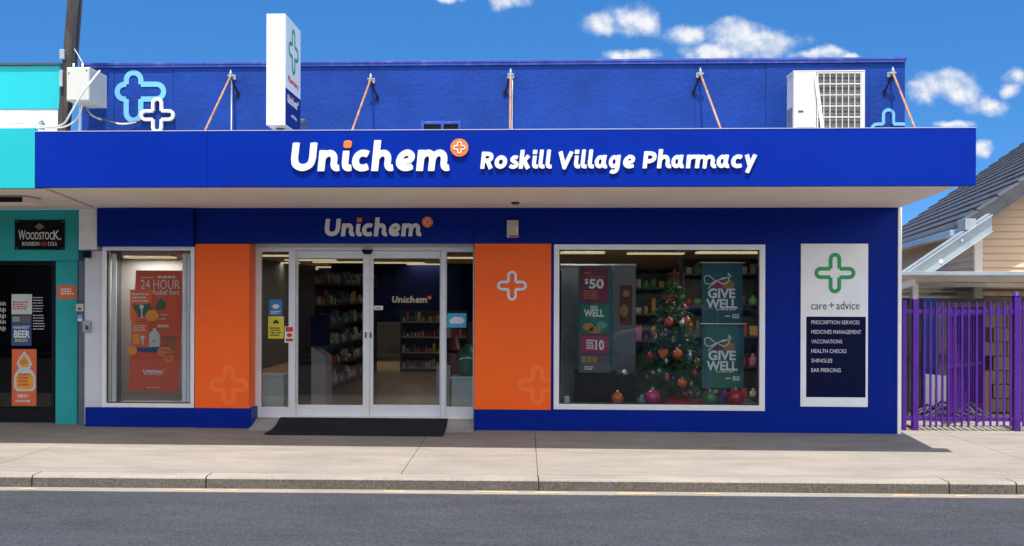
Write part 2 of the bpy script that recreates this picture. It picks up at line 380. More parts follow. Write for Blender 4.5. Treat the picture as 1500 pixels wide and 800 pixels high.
# glyphs, x-height = 1, baseline 0; x is the centre of the (first) stem
def gl(kind, x, w, **k):
    tail = lambda X, y=1.0: (spline([(X, y), (X, y * .6), (X, .38), (X + .05, .21), (X + .16, .15), (X + .31, .17)]), w * 0.93)
    S = []
    if kind in 'nh':
        S = [([(x, 0), (x, 1.0 if kind == 'n' else k.get('asc', 1.42))], w)]
        d = k.get('d', .58)
        S += [(spline([(x, .38), (x + .02, .60), (x + .14, .78), (x + .32, .855), (x + d * .84, .80), (x + d, .60), (x + d, .36), (x + d + .05, .21), (x + d + .15, .15), (x + d + .27, .17)]), w * .93)]
    elif kind == 'm':
        d = k.get('d', .555)
        S = [([(x, 0), (x, 1.0)], w), (spline([(x, .38), (x + .02, .60), (x + .13, .78), (x + .30, .855), (x + d * .84, .80), (x + d, .58), (x + d, .3), (x + d, 0)]), w * .93),
             (spline([(x + d, .38), (x + d + .02, .60), (x + d + .13, .78), (x + d + .30, .855), (x + d * 1.84, .80), (x + 2 * d, .60), (x + 2 * d, .36), (x + 2 * d + .05, .21), (x + 2 * d + .15, .15), (x + 2 * d + .27, .17)]), w * .93)]
    elif kind == 'i': S = [tail(x, .97)]
    elif kind == 'l': S = [tail(x, k.get('asc', 1.4))]
    elif kind == 'c': S = [(spline([(x + .74, .80), (x + .58, .85), (x + .38, .84), (x + .22, .70), (x + .17, .48), (x + .24, .27), (x + .42, .16), (x + .62, .16), (x + .78, .22)]), w * .97)]
    elif kind == 'e': S = [(spline([(x + .24, .43), (x + .52, .455), (x + .72, .56), (x + .74, .74), (x + .60, .86), (x + .42, .85), (x + .24, .70), (x + .17, .46), (x + .24, .26), (x + .42, .155), (x + .62, .15), (x + .82, .22)]), w * .88)]
    elif kind == 'a': S = [(spline([(x + .35 + .25 * math.cos(q) , .5 + .345 * math.sin(q)) for q in (2 * math.pi * i / 10 for i in range(10))], True), w * .9), (spline([(x + .66, 1.0), (x + .63, .6), (x + .63, .38), (x + .67, .21), (x + .77, .15), (x + .88, .17)]), w * .93)]
    elif kind == 'g': S = [(spline([(x + .35 + .25 * math.cos(q), .5 + .345 * math.sin(q)) for q in (2 * math.pi * i / 10 for i in range(10))], True), w * .9), (spline([(x + .66, 1.0), (x + .65, .6), (x + .65, .1), (x + .57, -.16), (x + .38, -.25), (x + .16, -.2)]), w * .93)]
    elif kind == 'o': S = [(spline([(x + .42 + .31 * math.cos(q), .5 + .345 * math.sin(q)) for q in (2 * math.pi * i / 10 for i in range(10))], True), w)]
    elif kind == 's': S = [(spline([(x + .58, .81), (x + .40, .86), (x + .23, .78), (x + .20, .64), (x + .36, .52), (x + .53, .41), (x + .56, .26), (x + .42, .145), (x + .24, .145), (x + .06, .22)]), w * .9)]
    elif kind == 'r': S = [([(x, 0), (x, 1.0)], w), (spline([(x, .38), (x + .02, .62), (x + .14, .79), (x + .30, .85), (x + .47, .845)]), w * .95)]
    elif kind == 'k': S = [([(x, 0), (x, 1.4)], w), ([(x + .06, .42), (x + .50, .98)], w * .95), ([(x + .20, .56), (x + .56, .0)], w)]
    elif kind == 'V': S = [([(x, 1.27), (x + .42, .08), (x + .84, 1.27)], w * .95)]
    elif kind == 'y': S = [([(x, 1.0), (x + .32, .12)], w * .95), ([(x + .62, 1.0), (x + .15, -.34)], w * .95)]
    elif kind == 'U': S = [(spline([(x, 1.36), (x, .95), (x, .6), (x + .09, .31), (x + .42, .175), (x + .75, .31), (x + .85, .6), (x + .85, .95), (x + .85, 1.36)]), w)]
    elif kind == 'R': S = [([(x, 0), (x, 1.27)], w), (spline([(x, 1.11), (x + .34, 1.11), (x + .56, 1.0), (x + .57, .76), (x + .36, .62), (x, .6)]), w * .95), ([(x + .32, .6), (x + .64, .0)], w)]
    elif kind == 'P': S = [([(x, 0), (x, 1.27)], w), (spline([(x, 1.11), (x + .34, 1.11), (x + .60, 1.0), (x + .62, .70), (x + .36, .54), (x, .53)]), w * .95)]
    return S
def word_strokes(spec, w):
    S = []
    for k, x, *o in spec: S += gl(k, x, w, **(o[0] if o else {}))
    return S
LOGO = word_strokes([('U', .18), ('n', 1.50), ('i', 2.62), ('c', 2.94), ('h', 4.07, {'d': .58, 'asc': 1.47}), ('e', 5.02), ('m', 6.21)], .335)
LOGO_DOT = [([(2.66 - .045, 1.28), (2.66 + .045, 1.28)], .36)]
NAME = word_strokes([('R', .16), ('o', 1.07), ('s', 2.12), ('k', 3.02), ('i', 3.97), ('l', 4.45), ('l', 4.98), ('V', 5.83), ('i', 7.08), ('l', 7.57), ('l', 8.10), ('a', 8.50), ('g', 9.53), ('e', 10.52),
    ('P', 12.18), ('h', 13.24, {'d': .58}), ('a', 14.14), ('r', 15.36), ('m', 16.02, {'d': .55}), ('a', 17.46), ('c', 18.46), ('y', 19.56)], .315)
NAME += [([(3.79, 1.24), (4.12, 1.24)], .31), ([(6.90, 1.24), (7.23, 1.24)], .31)]
ME_LOGO = outline_mesh(LOGO, 1.0, 0.11, 0.004, r=.022, shear=.10)
ME_LOGO_F = outline_mesh(LOGO, 1.0, 0.02, 0.0, res=30, shear=.10)
ME_DOT = outline_mesh([([(2.45, 1.275), (2.85, 1.275)], .36)], 1.0, 0.11, 0.02, r=.12, shear=.10)
ME_NAME = outline_mesh(NAME, 1.0, 0.13, 0.004, r=.022, shear=.11)
def scaled(me, u, d=1.0):
    me = me.copy()
    for v in me.vertices: v.co = Vector((v.co.x * u, v.co.y * u, v.co.z * u * d))
    return me
def roundel_meshes(u, th):
    mb = MB(); n = 40
    mb.prism([(.425 * u * math.cos(2 * math.pi * i / n), .425 * u * math.sin(2 * math.pi * i / n), 0) for i in range(n)], (0, 0, th))
    me = bpy.data.meshes.new('roundel'); mb.bm.to_mesh(me); mb.bm.free()
    cr = outline_mesh(plus_strokes(.085, .05, .265, .265, .265, .265), u, 0.006, 0, res=90, r=.01)
    for v in cr.vertices: v.co.z += th
    return me, cr
def logo_sign(name, label, px, py, unit_px, Y, th, mw, mo, cat='sign', flat=False, ex=(1, 0, 0), ez=(0, 0, 1), en=(0, -1, 0), origin=None, u=None, parent=None):
    if origin is None:
        X, Z = W(px, py, Y); origin = Vector((X, Y, Z)); u = abs(W(px + 1, py, Y)[0] - X) * unit_px
    origin = Vector(origin); ex, ez, en = Vector(ex), Vector(ez), Vector(en)
    t = parent or thing(name, label, cat, origin)
    src = ME_LOGO_F if flat else ME_LOGO
    dz = th / (u * (0.02 if flat else 0.11))
    link('lettering', stand(scaled(src, u, dz), origin, ex, ez, en), mw, t)
    link('letter_dot', stand(scaled(ME_DOT, u, th / (u * .11)), origin, ex, ez, en), mo, t)
    me, cr = roundel_meshes(u, th)
    c = origin + ex * 8.1 * u + ez * 1.106 * u
    rd = link('roundel', stand(me, c, ex, ez, en), mo, t)
    link('cross', stand(cr, c, ex, ez, en), mw, rd)
    return t

# ------------------------------------------------------------------ materials
M = {}
M['blue'] = mat('blue paint', (0.0, 0.019, 0.27), 0.42, 0.09, 0.9, 0.10, 2.5, spec=0.08)
M['blue_wall'] = mat('blue wall paint', (0.0, 0.016, 0.24), 0.42, 0.09, 0.9, 0.10, 2.5, spec=0.12)
M['stucco'] = mat('blue plaster', (0.004, 0.036, 0.235), 0.62, 0.18, 2.2, 0.65, 20, spec=0.2, dirt=((0.014, 0.06, 0.27), 0.4, 7))
M['capping'] = mat('blue metal capping', (0.02, 0.05, 0.32), 0.4, 0.2, 3, 0.02, 30, dirt=((0.25, 0.25, 0.3), 0.5, 6))
M['navy'] = mat('navy panel', (0.003, 0.006, 0.040), 0.5, 0.05, spec=.08)
M['orange'] = mat('orange panel', (0.95, 0.125, 0.006), 0.42, 0.04, 1.5, spec=0.35)
M['orange_pale'] = mat('pale orange film', (0.95, 0.165, 0.030), 0.42, 0.03)
M['white'] = mat('white paint', (0.85, 0.85, 0.86), 0.4, 0.04, 4)
M['letter_white'] = mat('white acrylic', (0.70, 0.71, 0.75), 0.3, 0.02)
M['letter_orange'] = mat('orange acrylic', (0.85, 0.18, 0.025), 0.35, 0.03)
M['soffit'] = mat('soffit lining', (0.80, 0.71, 0.64), 0.6, 0.06, 1.0)
M['alu'] = mat('satin aluminium', (0.80, 0.80, 0.82), 0.38, 0.05, 5, metal=0.15)
M['alu_dark'] = mat('dark aluminium', (0.06, 0.06, 0.065), 0.4, 0.1)
M['seal'] = mat('black rubber', (0.012, 0.012, 0.012), 0.5, 0.1)
M['glass'] = glass_mat('shop glass')
M['glass_dark'] = glass_mat('tinted glass', (0.30, 0.33, 0.34), ior=1.35)
M['teal'] = mat('teal paint', (0.0, 0.42, 0.46), 0.45, 0.05, 2, 0.03, 60)
M['teal_dull'] = mat('sea green paint', (0.008, 0.36, 0.37), 0.5, 0.08, 2, 0.03, 60)
M['white_wall'] = mat('white plaster', (0.74, 0.75, 0.77), 0.6, 0.07, 2.5, 0.15, 40, dirt=((0.4, 0.38, 0.36), 0.4, 4))
M['pale_grey'] = mat('pale grey cladding', (0.60, 0.60, 0.64), 0.55, 0.04)
M['post'] = mat('slate steel', (0.10, 0.12, 0.16), 0.5, 0.15)
M['black'] = mat('black plastic', (0.010, 0.010, 0.012), 0.45, 0.2, spec=.15)
M['rust'] = mat('rusty steel', (0.33, 0.155, 0.075), 0.75, 0.4, 9, 0.2, 60, dirt=((0.45, 0.42, 0.40), 0.95, 3.5))
M['galv'] = mat('galvanised steel', (0.33, 0.38, 0.41), 0.45, 0.15, 6, metal=0.25, dirt=((0.30, 0.30, 0.28), 0.5, 12))
M['ac_white'] = mat('cream enamel', (0.56, 0.56, 0.55), 0.4, 0.04, 3, dirt=((0.5, 0.45, 0.38), 0.3, 9))
M['sign_white'] = mat('weathered white sheet', (0.66, 0.67, 0.69), 0.4, 0.03, 3, dirt=((0.45, 0.30, 0.18), 0.5, 14))
M['box_beige'] = mat('beige enamel', (0.52, 0.51, 0.47), 0.5, 0.05, 4, dirt=((0.40, 0.36, 0.3), 0.4, 14))
M['wood_dark'] = mat('old dark timber', (0.036, 0.028, 0.025), 0.85, 0.5, 6, 0.5, 30, stretch=(6, 6, 0.6), dirt=((0.16, 0.135, 0.12), 0.6, 5))
M['cable'] = mat('pale cable', (0.55, 0.54, 0.52), 0.6, 0.15)
M['cable_dark'] = mat('dark cable', (0.05, 0.05, 0.06), 0.6, 0.15)
M['green'] = mat('green film', (0.02, 0.33, 0.10), 0.4, 0.03)
M['lightblue'] = mat('light blue panel', (0.14, 0.41, 0.78), 0.45, 0.10, 5)
M['ink'] = mat('dark ink', (0.02, 0.025, 0.04), 0.5, 0.05)
M['red'] = mat('red film', (0.62, 0.03, 0.02), 0.45, 0.06)
M['floor'] = mat('tan vinyl floor', (0.50, 0.33, 0.19), 0.25, 0.12, 5, stretch=(1, 0.3, 1))
M['ceiling'] = mat('shop ceiling', (0.55, 0.53, 0.50), 0.8, 0.05)
M['shop_wall'] = mat('shop wall', (0.10, 0.10, 0.11), 0.7, 0.1)
M['shelf_dark'] = mat('charcoal shelving', (0.06, 0.06, 0.063), 0.5, 0.15)
M['shelf_white'] = mat('white shelving', (0.42, 0.42, 0.42), 0.5, 0.08)
M['lamp'] = emit_mat('warm fluorescent light', (1.0, 0.80, 0.45), 0.26)
M['mat'] = mat('ribbed black matting', (0.021, 0.022, 0.027), 0.95, 0.25, 20, 0.6, 220, spec=.1)
M['purple'] = mat('purple enamel', (0.060, 0.014, 0.19), 0.45, 0.2, 6, 0.03, 40, spec=.25, dirt=((0.02, 0.006, 0.07), 0.4, 9))
M['cladding'] = mat('cream weatherboard', (0.55, 0.385, 0.25), 0.55, 0.06, 2)
M['trim_cream'] = mat('cream trim', (0.62, 0.56, 0.49), 0.5, 0.04)
M['tile'] = mat('charcoal roof tile', (0.050, 0.050, 0.056), 0.55, 0.3, 5, 0.25, 40, stretch=(1, 1, 1))
M['gutter'] = mat('blue grey gutter', (0.30, 0.40, 0.50), 0.4, 0.1)
M['fibre'] = mat('grey corrugated sheet', (0.25, 0.22, 0.205), 0.6, 0.25, 3, dirt=((0.12, 0.11, 0.1), 0.5, 4))

def concrete(name, col, grain=.14):
    m_ = mat(name, col, 0.82, 0.10, 0.9, 0.35, 130, spec=0.3)
    nt = m_.node_tree; N = nt.nodes; L = nt.links; b = N['Principled BSDF']
    src = b.inputs['Base Color'].links[0].from_socket
    tc = N.new('ShaderNodeTexCoord')
    n = N.new('ShaderNodeTexNoise'); n.inputs['Scale'].default_value = 55; n.inputs['Detail'].default_value = 5; L.new(tc.outputs['Object'], n.inputs['Vector'])
    mr = N.new('ShaderNodeMapRange'); mr.inputs['From Min'].default_value = .3; mr.inputs['From Max'].default_value = .7; mr.inputs['To Min'].default_value = 1 - grain; mr.inputs['To Max'].default_value = 1 + grain
    L.new(n.outputs['Fac'], mr.inputs['Value'])
    n2 = N.new('ShaderNodeTexNoise'); n2.inputs['Scale'].default_value = 2.2; n2.inputs['Detail'].default_value = 9; n2.inputs['Roughness'].default_value = .72
    mp = N.new('ShaderNodeMapping'); mp.inputs['Scale'].default_value = (0.5, 1.6, 1); L.new(tc.outputs['Object'], mp.inputs['Vector']); L.new(mp.outputs[0], n2.inputs['Vector'])
    mr2 = N.new('ShaderNodeMapRange'); mr2.inputs['From Min'].default_value = .35; mr2.inputs['From Max'].default_value = .62; mr2.inputs['To Min'].default_value = .78; mr2.inputs['To Max'].default_value = 1.03
    L.new(n2.outputs['Fac'], mr2.inputs['Value'])
    mu = N.new('ShaderNodeMath'); mu.operation = 'MULTIPLY'; L.new(mr.outputs[0], mu.inputs[0]); L.new(mr2.outputs[0], mu.inputs[1])
    vm = N.new('ShaderNodeVectorMath'); vm.operation = 'SCALE'; L.new(src, vm.inputs[0]); L.new(mu.outputs[0], vm.inputs['Scale'])
    L.new(vm.outputs[0], b.inputs['Base Color']); return m_
M['path'] = concrete('footpath concrete', (0.275, 0.243, 0.208))
M['kerb'] = concrete('kerb stone', (0.30, 0.265, 0.225))
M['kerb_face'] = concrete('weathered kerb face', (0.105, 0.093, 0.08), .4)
M['channel'] = concrete('channel concrete', (0.29, 0.25, 0.21))
M['asphalt'] = concrete('asphalt', (0.045, 0.047, 0.056), .5)
M['asphalt'].node_tree.nodes['Principled BSDF'].inputs['Roughness'].default_value = 0.9
M['sign_blue'] = mat('sign blue', (0.003, 0.014, 0.17), .4, .04)
M['earth'] = mat('earth', (0.30, 0.28, 0.25), 0.9, 0.2)
M['slab'] = concrete('entry concrete', (0.36, 0.34, 0.31))

# ------------------------------------------------------------------ ground
mb = MB(); mb.quad((-700, -700, -0.30), (700, -700, -0.30), (700, 700, -0.30), (-700, 700, -0.30)); struct(mb.build('ground', M['earth']))
KZ = -0.10
ka, kb = Vector((*G(0, 696.5, 0), 0)), Vector((*G(1500, 707.5, 0), 0))       # front edge of the kerb top
kdir = (kb - ka).normalized(); kn = Vector((-kdir.y, kdir.x, 0))              # kn points towards the shop
def kpt(px_or_s, off, z): p = ka + kdir * px_or_s + kn * off; return (p.x, p.y, z)
s0, s1 = -14.0, 26.0
KW = 0.24
# footpath slabs with open joints
joints_x = sorted([G(783, 631)[0], G(628, 638)[0], G(1372, 631)[0], G(145, 632)[0], -8.2, -10.9, 7.9, 10.6, 13.3, -2.95 + 4.9, 3.55])
joints_x = sorted([G(783, 631)[0], G(628, 638)[0] - 0.02, G(1372, 631)[0], G(145, 632)[0], -8.2, -10.9, 7.9, 10.6, 13.3])
xs = [-14.0] + joints_x + [24.0]
mb = MB()
for a, b in zip(xs, xs[1:]):
    def yk(x): return ka.y + (x - ka.x) * kdir.y / kdir.x + KW + 0.012
    a2, b2 = a + 0.003, b - 0.003
    mb.prism([(a2, yk(a2), 0), (b2, yk(b2), 0), (b2, 0.60, 0), (a2, 0.60, 0)], (0, 0, -0.12))
struct(mb.build('footpath', M['path']))
mb = MB(); mb.prism([(-14, ka.y - .3, -0.03), (24, kb.y - .3, -0.03), (24, 0.6, -0.03), (-14, 0.6, -0.03)], (0, 0, -0.05)); 
mb.bm.free()
kj = [-2.3] + [None]
def s_at(px): x, y = G(px, 702); return (Vector((x, y, 0)) - ka).dot(kdir)
ks = [s0, s_at(33) - 4.6, s_at(33) - 2.3, s_at(33), s_at(296), s_at(789), s_at(1380), s_at(1475), s_at(1475) + 3, s_at(1475) + 6, s1]
mb = MB()
for a, b in zip(ks, ks[1:]):
    a += 0.006; b -= 0.006
    prof = [(0, -0.25), (0.012, -0.02), (0.02, -0.006), (0.035, 0.0), (KW, 0.0), (KW, -0.25)]
    mb.prism([kpt(a, o, z) for o, z in prof], kdir * (b - a))
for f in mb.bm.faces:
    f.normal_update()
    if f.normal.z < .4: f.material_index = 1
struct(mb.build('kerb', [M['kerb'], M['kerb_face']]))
mb = MB(); mb.prism([kpt(s0, -0.20, KZ), kpt(s1, -0.20, KZ), kpt(s1, -0.004, KZ - 0.004), kpt(s0, -0.004, KZ - 0.004)], (0, 0, -0.1)); struct(mb.build('kerb_channel', M['channel']))
mb = MB(); mb.prism([kpt(s0 - 200, -0.204, KZ - 0.003), kpt(s1 + 200, -0.204, KZ - 0.003), kpt(s1 + 200, -11, KZ), kpt(s0 - 200, -11, KZ)], (0, 0, -0.12)); struct(mb.build('road', M['asphalt']))
mb = MB()      # worn yellow no-parking line in the channel
x = s_at(5)
random.seed(3)
for p0, p1 in ((22, 48), (250, 300), (330, 352), (560, 596), (690, 760), (780, 830), (900, 960), (1010, 1050), (1290, 1330), (1378, 1402), (1470, 1500)):
    a, b = s_at(p0), s_at(p1)
    mb.prism([kpt(a, -0.13 + random.uniform(-.02, .02), KZ + .003), kpt(b, -0.13, KZ + .003), kpt(b - .03, -0.09, KZ + .003), kpt(a + .04, -0.095, KZ + .003)], (0, 0, -0.002))
M['yellow'] = mat('worn yellow paint', (0.58, 0.40, 0.17), 0.8, 0.2, 20, dirt=((0.5, 0.43, 0.36), 1.0, 9))
struct(mb.build('road_marking', M['yellow']))
mb = MB(); mb.prism([kpt(s0 - 200, -11.2, 0), kpt(s1 + 200, -11.2, 0), kpt(s1 + 200, -15, 0), kpt(s0 - 200, -15, 0)], (0, 0, -0.2)); struct(mb.build('far_footpath', M['asphalt']))
mb = MB(); mb.box(4.75, 24, 0.606, 30, -0.12, -0.004); struct(mb.build('driveway', M['path']))

# ------------------------------------------------------------------ pharmacy building
PH = thing('pharmacy_building', 'royal blue single storey shop with orange panels, wide canopy and sliding glass doors', 'building', (0, 0.3, 0))
YF = -2.55                                   # canopy fascia front
XR = W(1314.5, 470, 0)[0]; XL = W(126, 600, 0)[0]
ZS = W(740, 304.5, 0)[1]                     # soffit level at the wall
ZF0, ZF1 = W(740, 273.3, YF)[1], W(740, 189, YF)[1]
XF0, XF1 = W(51.5, 232, YF)[0], W(1430, 230, YF)[0]
ZDH = W(540, 357.5, 0)[1]; ZWB = W(965, 601, 0)[1]; ZOB = W(750, 600, 0)[1]
wx0, wx1, wz0, wz1 = rect(811, 358, 1120.5, 601, 0)          # big window opening
lx0, lx1, lz0, lz1 = rect(150, 361, 285.5, 597, 0.02)       # left window
px0, px1 = W(286, 480, 0)[0], W(365.5, 480, 0)[0]            # left orange pillar
ex0, ex1 = px1, W(694.5, 480, 0)[0]                          # entrance opening
TW = 0.22
mb = MB()
mb.box(ex1, wx0, 0, TW, 0, ZS)                # right part of the front
mb.box(wx1, XR, 0, TW, 0, ZS)
mb.box(wx0, wx1, 0, TW, wz1, ZS)
mb.box(wx0, wx1, 0, TW, 0, wz0)
mb.box(px0, ex1 - 0.003, 0.012, TW, ZDH + 0.01, ZS)           # band over the doors
mb.box(px0, px1 - .006, 0.02, 0.43, ZOB, ZDH + 0.008)                # pillar core
mb.box(lx0 - 0.24, px0 - 0.003, 0.03, TW, lz1, ZS)            # over left window
wall = mb.build('wall', M['blue_wall'], PH)
mb = MB()
mb.box(lx0 - 0.21, px0 - 0.002, 0.0, TW, 0, lz0 - 0.002, 0.004)
mb.box(px0, px1 + 0.03, -0.025, 0.45, 0, W(325, 598, 0)[1], 0.004)
mb.build('plinth', M['blue_wall'], PH)
hx0, hx1, hz0, hz1 = rect(143, 307, 282.5, 361, -0.07)
mb = MB(); mb.box(hx0, hx1, -0.07, 0.028, hz0, ZS - 0.004, 0.004); mb.build('signboard', M['blue_wall'], PH)
mb = MB(); mb.box(px0 + 0.002, px1, -0.012, 0.44, W(325, 598, 0)[1] + 0.002, ZDH, 0.003)
mb.build('orange_panel', M['orange'], PH)
ox0, ox1, oz0, oz1 = rect(695, 357, 807, 600, 0)
mb = MB(); mb.box(ox0, ox1, -0.012, -0.0005, oz0, oz1, 0.002); mb.build('orange_panel', M['orange'], PH)
mb = MB()
zt = W(740, 89.5, 0)[1]; zt = W(720, 92.5, 0)[1]
pxl, pxr = W(120, 140, 0)[0], W(1326, 140, 0)[0]
seams = [pxl] + [W(p, 140, 0)[0] for p in (167, 254, 1018, 1122, 1273)] + [pxr]
for i, (a, b) in enumerate(zip(seams, seams[1:])):
    mb.box(a + 0.002, b - 0.002, 0.0 + 0.004 * (i % 2), TW, ZS + 0.10, zt)
mb.box(pxl, pxr - .01, 0.03, TW - .01, ZS + .10, zt - .01)
mb.build('parapet', M['stucco'], PH)
mb = MB()
cs = [pxl - .02, W(300, 90, 0)[0], W(560, 90, 0)[0], W(800, 90, 0)[0], W(1036, 90, 0)[0], W(1200, 90, 0)[0], pxr + 0.012]
for i, (a, b) in enumerate(zip(cs, cs[1:])):
    mb.box(a + .001, b - .001, -0.03, TW + 0.03, zt + 0.002, zt + 0.034, 0.005)
    mb.box(a + .001, b - .004, -0.022, -0.006, zt - 0.028, zt, 0.003)
mb.build('capping', M['capping'], PH)
# canopy
mb = MB()
for a, b in ((XF0, W(303.5, 232, YF)[0]), (W(303.5, 232, YF)[0], XF1)):
    mb.box(a + 0.001, b - 0.001, YF, YF + 0.08, ZF0, ZF1 - 0.012, 0.004)
mb.build('fascia', M['blue'], PH)
mb = MB(); mb.box(XF0, XF1 + .004, YF - 0.004, YF + 0.10, ZF1 - 0.010, ZF1 - 0.001, 0.002); mb.build('fascia_trim', mat('lavender edge trim', (.34, .36, .55), .5, .1), PH)
sfl, sfr = W(60, 275, YF)[0], W(1411, 272, YF)[0]
zf = ZF0 + 0.012
mb = MB()
mb.prism([(sfl, YF + .082, zf), (sfr, YF + .082, zf), (W(1318.5, 304, 0)[0], -0.0, ZS), (W(142, 307, 0)[0], -0.0, ZS)], (0, 0, 0.10))
mb.build('soffit', M['soffit'], PH)
for p0, p1, py in ((180, 316, 295.5), (1050, 1200, 294.5), (1203, 1320, 294.5), (700, 1020, 295)):
    yq = -0.75; X0, Z = W(p0, py, yq); X1 = W(p1, py, yq)[0]
    zz = ZS + (zf - ZS) * (yq / YF)
    mb = MB(); mb.box(X0, X1, yq - .012, yq + .012, zz - 0.006, zz + .003); mb.build('soffit_batten', M['soffit'], PH)
mb = MB(); mb.box(XF0 + .002, sfr - .02, YF + .09, -0.006, ZS + 0.14, ZF1 - 0.14); mb.build('canopy_roof', M['galv'], PH)
mb = MB(); mb.box(XR + 0.001, XR + 0.045, -0.02, 0.10, 0, ZS - .002, 0.004); mb.build('corner_trim', M['white'], PH)
# interior shell
FZ, CZ, YB = 0.10, 2.36, 20.0
mb = MB(); mb.box(XL + .1, XR - .02, 0.30, YB, -0.1, FZ); mb.build('floor', M['floor'], PH)
mb = MB(); mb.box(XL + .1, XR - .02, TW + .002, YB, CZ, CZ + .06); mb.build('ceiling', M['ceiling'], PH)
mb = MB(); mb.box(XL + .02, XL + .098, TW + .05, YB, 0, CZ + .3); mb.box(XR - .018, XR - .002, TW + .002, YB, 0, CZ + .3); mb.build('side_wall', M['shop_wall'], PH)
mb = MB(); mb.box(XL, XR, YB + .002, YB + .2, 0, CZ + .3); mb.build('back_wall', M['navy'], PH)
mb = MB(); mb.box(XL + .05, XR - .0, TW + .004, YB + .2, CZ + .35, CZ + .5); mb.build('roof', M['galv'], PH)
# entry ramp
mb = MB()
mb.prism([(ex0 + .034, 0.30, 0.004), (ex0 + .034, -0.30, 0.004), (ex0 + .034, -0.02, 0.03), (ex0 + .034, 0.2, 0.088), (ex0 + .034, 0.30, 0.092)], (ex1 - ex0 - .036, 0, 0))
mb.build('threshold', M['slab'], PH)
# shop windows and doors: frame mesh > pane
def frame_ring(mb, X0, X1, Z0, Z1, y0, y1, w, wb=None, wt=None, bev=0.004):
    wb = wb or w; wt = wt or w
    mb.box(X0, X0 + w, y0, y1, Z0, Z1, bev); mb.box(X1 - w, X1, y0, y1, Z0, Z1, bev)
    mb.box(X0 + w - bev, X1 - w + bev, y0 + .001, y1 - .001, Z0, Z0 + wb, bev); mb.box(X0 + w - bev, X1 - w + bev, y0 + .001, y1 - .001, Z1 - wt, Z1, bev)
def pane(par, X0, X1, Z0, Z1, y, m_='glass'):
    mb = MB(); mb.box(X0, X1, y, y + 0.006, Z0, Z1); return mb.build('pane', M[m_], par)
w = 0.065
mb = MB(); frame_ring(mb, wx0 + .002, wx1 - .002, wz0 + .002, wz1 - .002, -0.02, 0.07, w); f = mb.build('shop_window', M['alu'], PH)
mb = MB(); frame_ring(mb, wx0 + w, wx1 - w, wz0 + w, wz1 - w, 0.025, 0.05, .014, bev=.001)
for p in (885,): 
    pass
mb.build('window_seal', M['seal'], f)
pane(f, wx0 + w, wx1 - w, wz0 + w, wz1 - w, 0.035)
w = 0.05
mb = MB(); frame_ring(mb, lx0 + .002, lx1 - .002, lz0 + .002, lz1 - .002, 0.0, 0.08, w); f = mb.build('shop_window', M['alu'], PH)
mb = MB(); frame_ring(mb, lx0 + w, lx1 - w, lz0 + w, lz1 - w, 0.035, 0.06, .012, bev=.001); mb.build('window_seal', M['seal'], f)
pane(f, lx0 + w, lx1 - w, lz0 + w, lz1 - w, 0.045)
mb = MB()
for p, q in ((158, 163), (165, 171), (268, 274), (275, 279)): mb.plate(p, 372, q, 588, .16, .03)
mb.build('blind', M['white'], PH)
mb = MB(); mb.box(lx0 - .02, lx1 + .03, 0.082, 0.9, lz0 - .06, lz0); mb.build('window_sill', M['shelf_white'], PH)
mb = MB(); mb.box(wx0 - .05, wx1 + .05, TW + .002, 1.25, FZ, wz0 + .03); mb.build('display_platform', M['shelf_dark'], PH)
YD = 0.30
def prect(a, b, c, d, Y=YD): return rect(a, b, c, d, Y)
# outer frame of the entrance
mb = MB()
X0, X1, Z0, Z1 = prect(373.5, 359.5, 694, 611)
hd0 = W(540, 366.5, YD)[1]
mb.box(X0, X1 - .004, YD, YD + .14, hd0, ZDH + .02, .004)
for a, b in ((374, 380.5), (423.5, 432), (646, 652.5)):
    q = prect(a, 366, b, 611); mb.box(q[0], q[1], YD + .004, YD + .10, FZ, hd0 + .002, .004)
mb.build('door_frame', M['alu'], PH)
for a, b in ((380.5, 423.5), (652.5, 694)):
    q = prect(a, 366, b, 611); zk = W((a + b) / 2, 596.5, YD)[1]
    mb = MB(); mb.box(q[0] + .001, q[1] - .001, YD + .02, YD + .07, FZ, zk, .003)
    mb.box(q[0] + .001, q[1] - .001, YD + .02, YD + .07, hd0 - .02, hd0 - .001, .002)
    mb.box(q[0] + .001, q[0] + .012, YD + .021, YD + .069, zk - .002, hd0 - .019); mb.box(q[1] - .012, q[1] - .001, YD + .021, YD + .069, zk - .002, hd0 - .019)
    f = mb.build('sidelight', M['alu'], PH)
    pane(f, q[0] + .012, q[1] - .012, zk, hd0 - .02, YD + .04)
for a, b, ga, gb in ((432.5, 541.5, 436, 531.5), (541.8, 645.8, 546.5, 644)):
    q = prect(a, 366, b, 607, YD + .1)
    g = prect(ga, 378.5, gb, 593.5, YD + .1)
    zt_ = hd0 - .002; zb_ = FZ + .012
    mb = MB()
    mb.box(q[0], g[0], YD + .11, YD + .155, zb_, zt_, .003); mb.box(g[1], q[1] - .002, YD + .11, YD + .155, zb_, zt_, .003)
    mb.box(g[0] - .003, g[1] + .003, YD + .112, YD + .153, zb_, g[2], .003); mb.box(g[0] - .003, g[1] + .003, YD + .112, YD + .153, g[3], zt_, .003)
    d = mb.build('sliding_door', M['alu'], PH)
    pane(d, g[0], g[1], g[2], g[3], YD + .13)
    mb = MB()
    lx = 535.8 if a < 500 else 542.8
    k = prect(lx - 1.1, 487, lx + 1.1, 495, YD + .1); mb.box(k[0], k[1], YD + .095, YD + .11, k[2], k[3], .002); mb.build('door_lock', M['alu_dark'], d)
q = prect(530, 366, 547, 372.5)
mb = MB(); mb.prism([(q[0], YD - .0, q[3]), (q[1], YD - .0, q[3]), (q[1] - .03, YD, q[2]), (q[0] + .03, YD, q[2])], (0, -.05, 0)); tag(mb.build('door_sensor', M['black']), 'small black motion sensor over the join of the sliding doors', 'sensor')
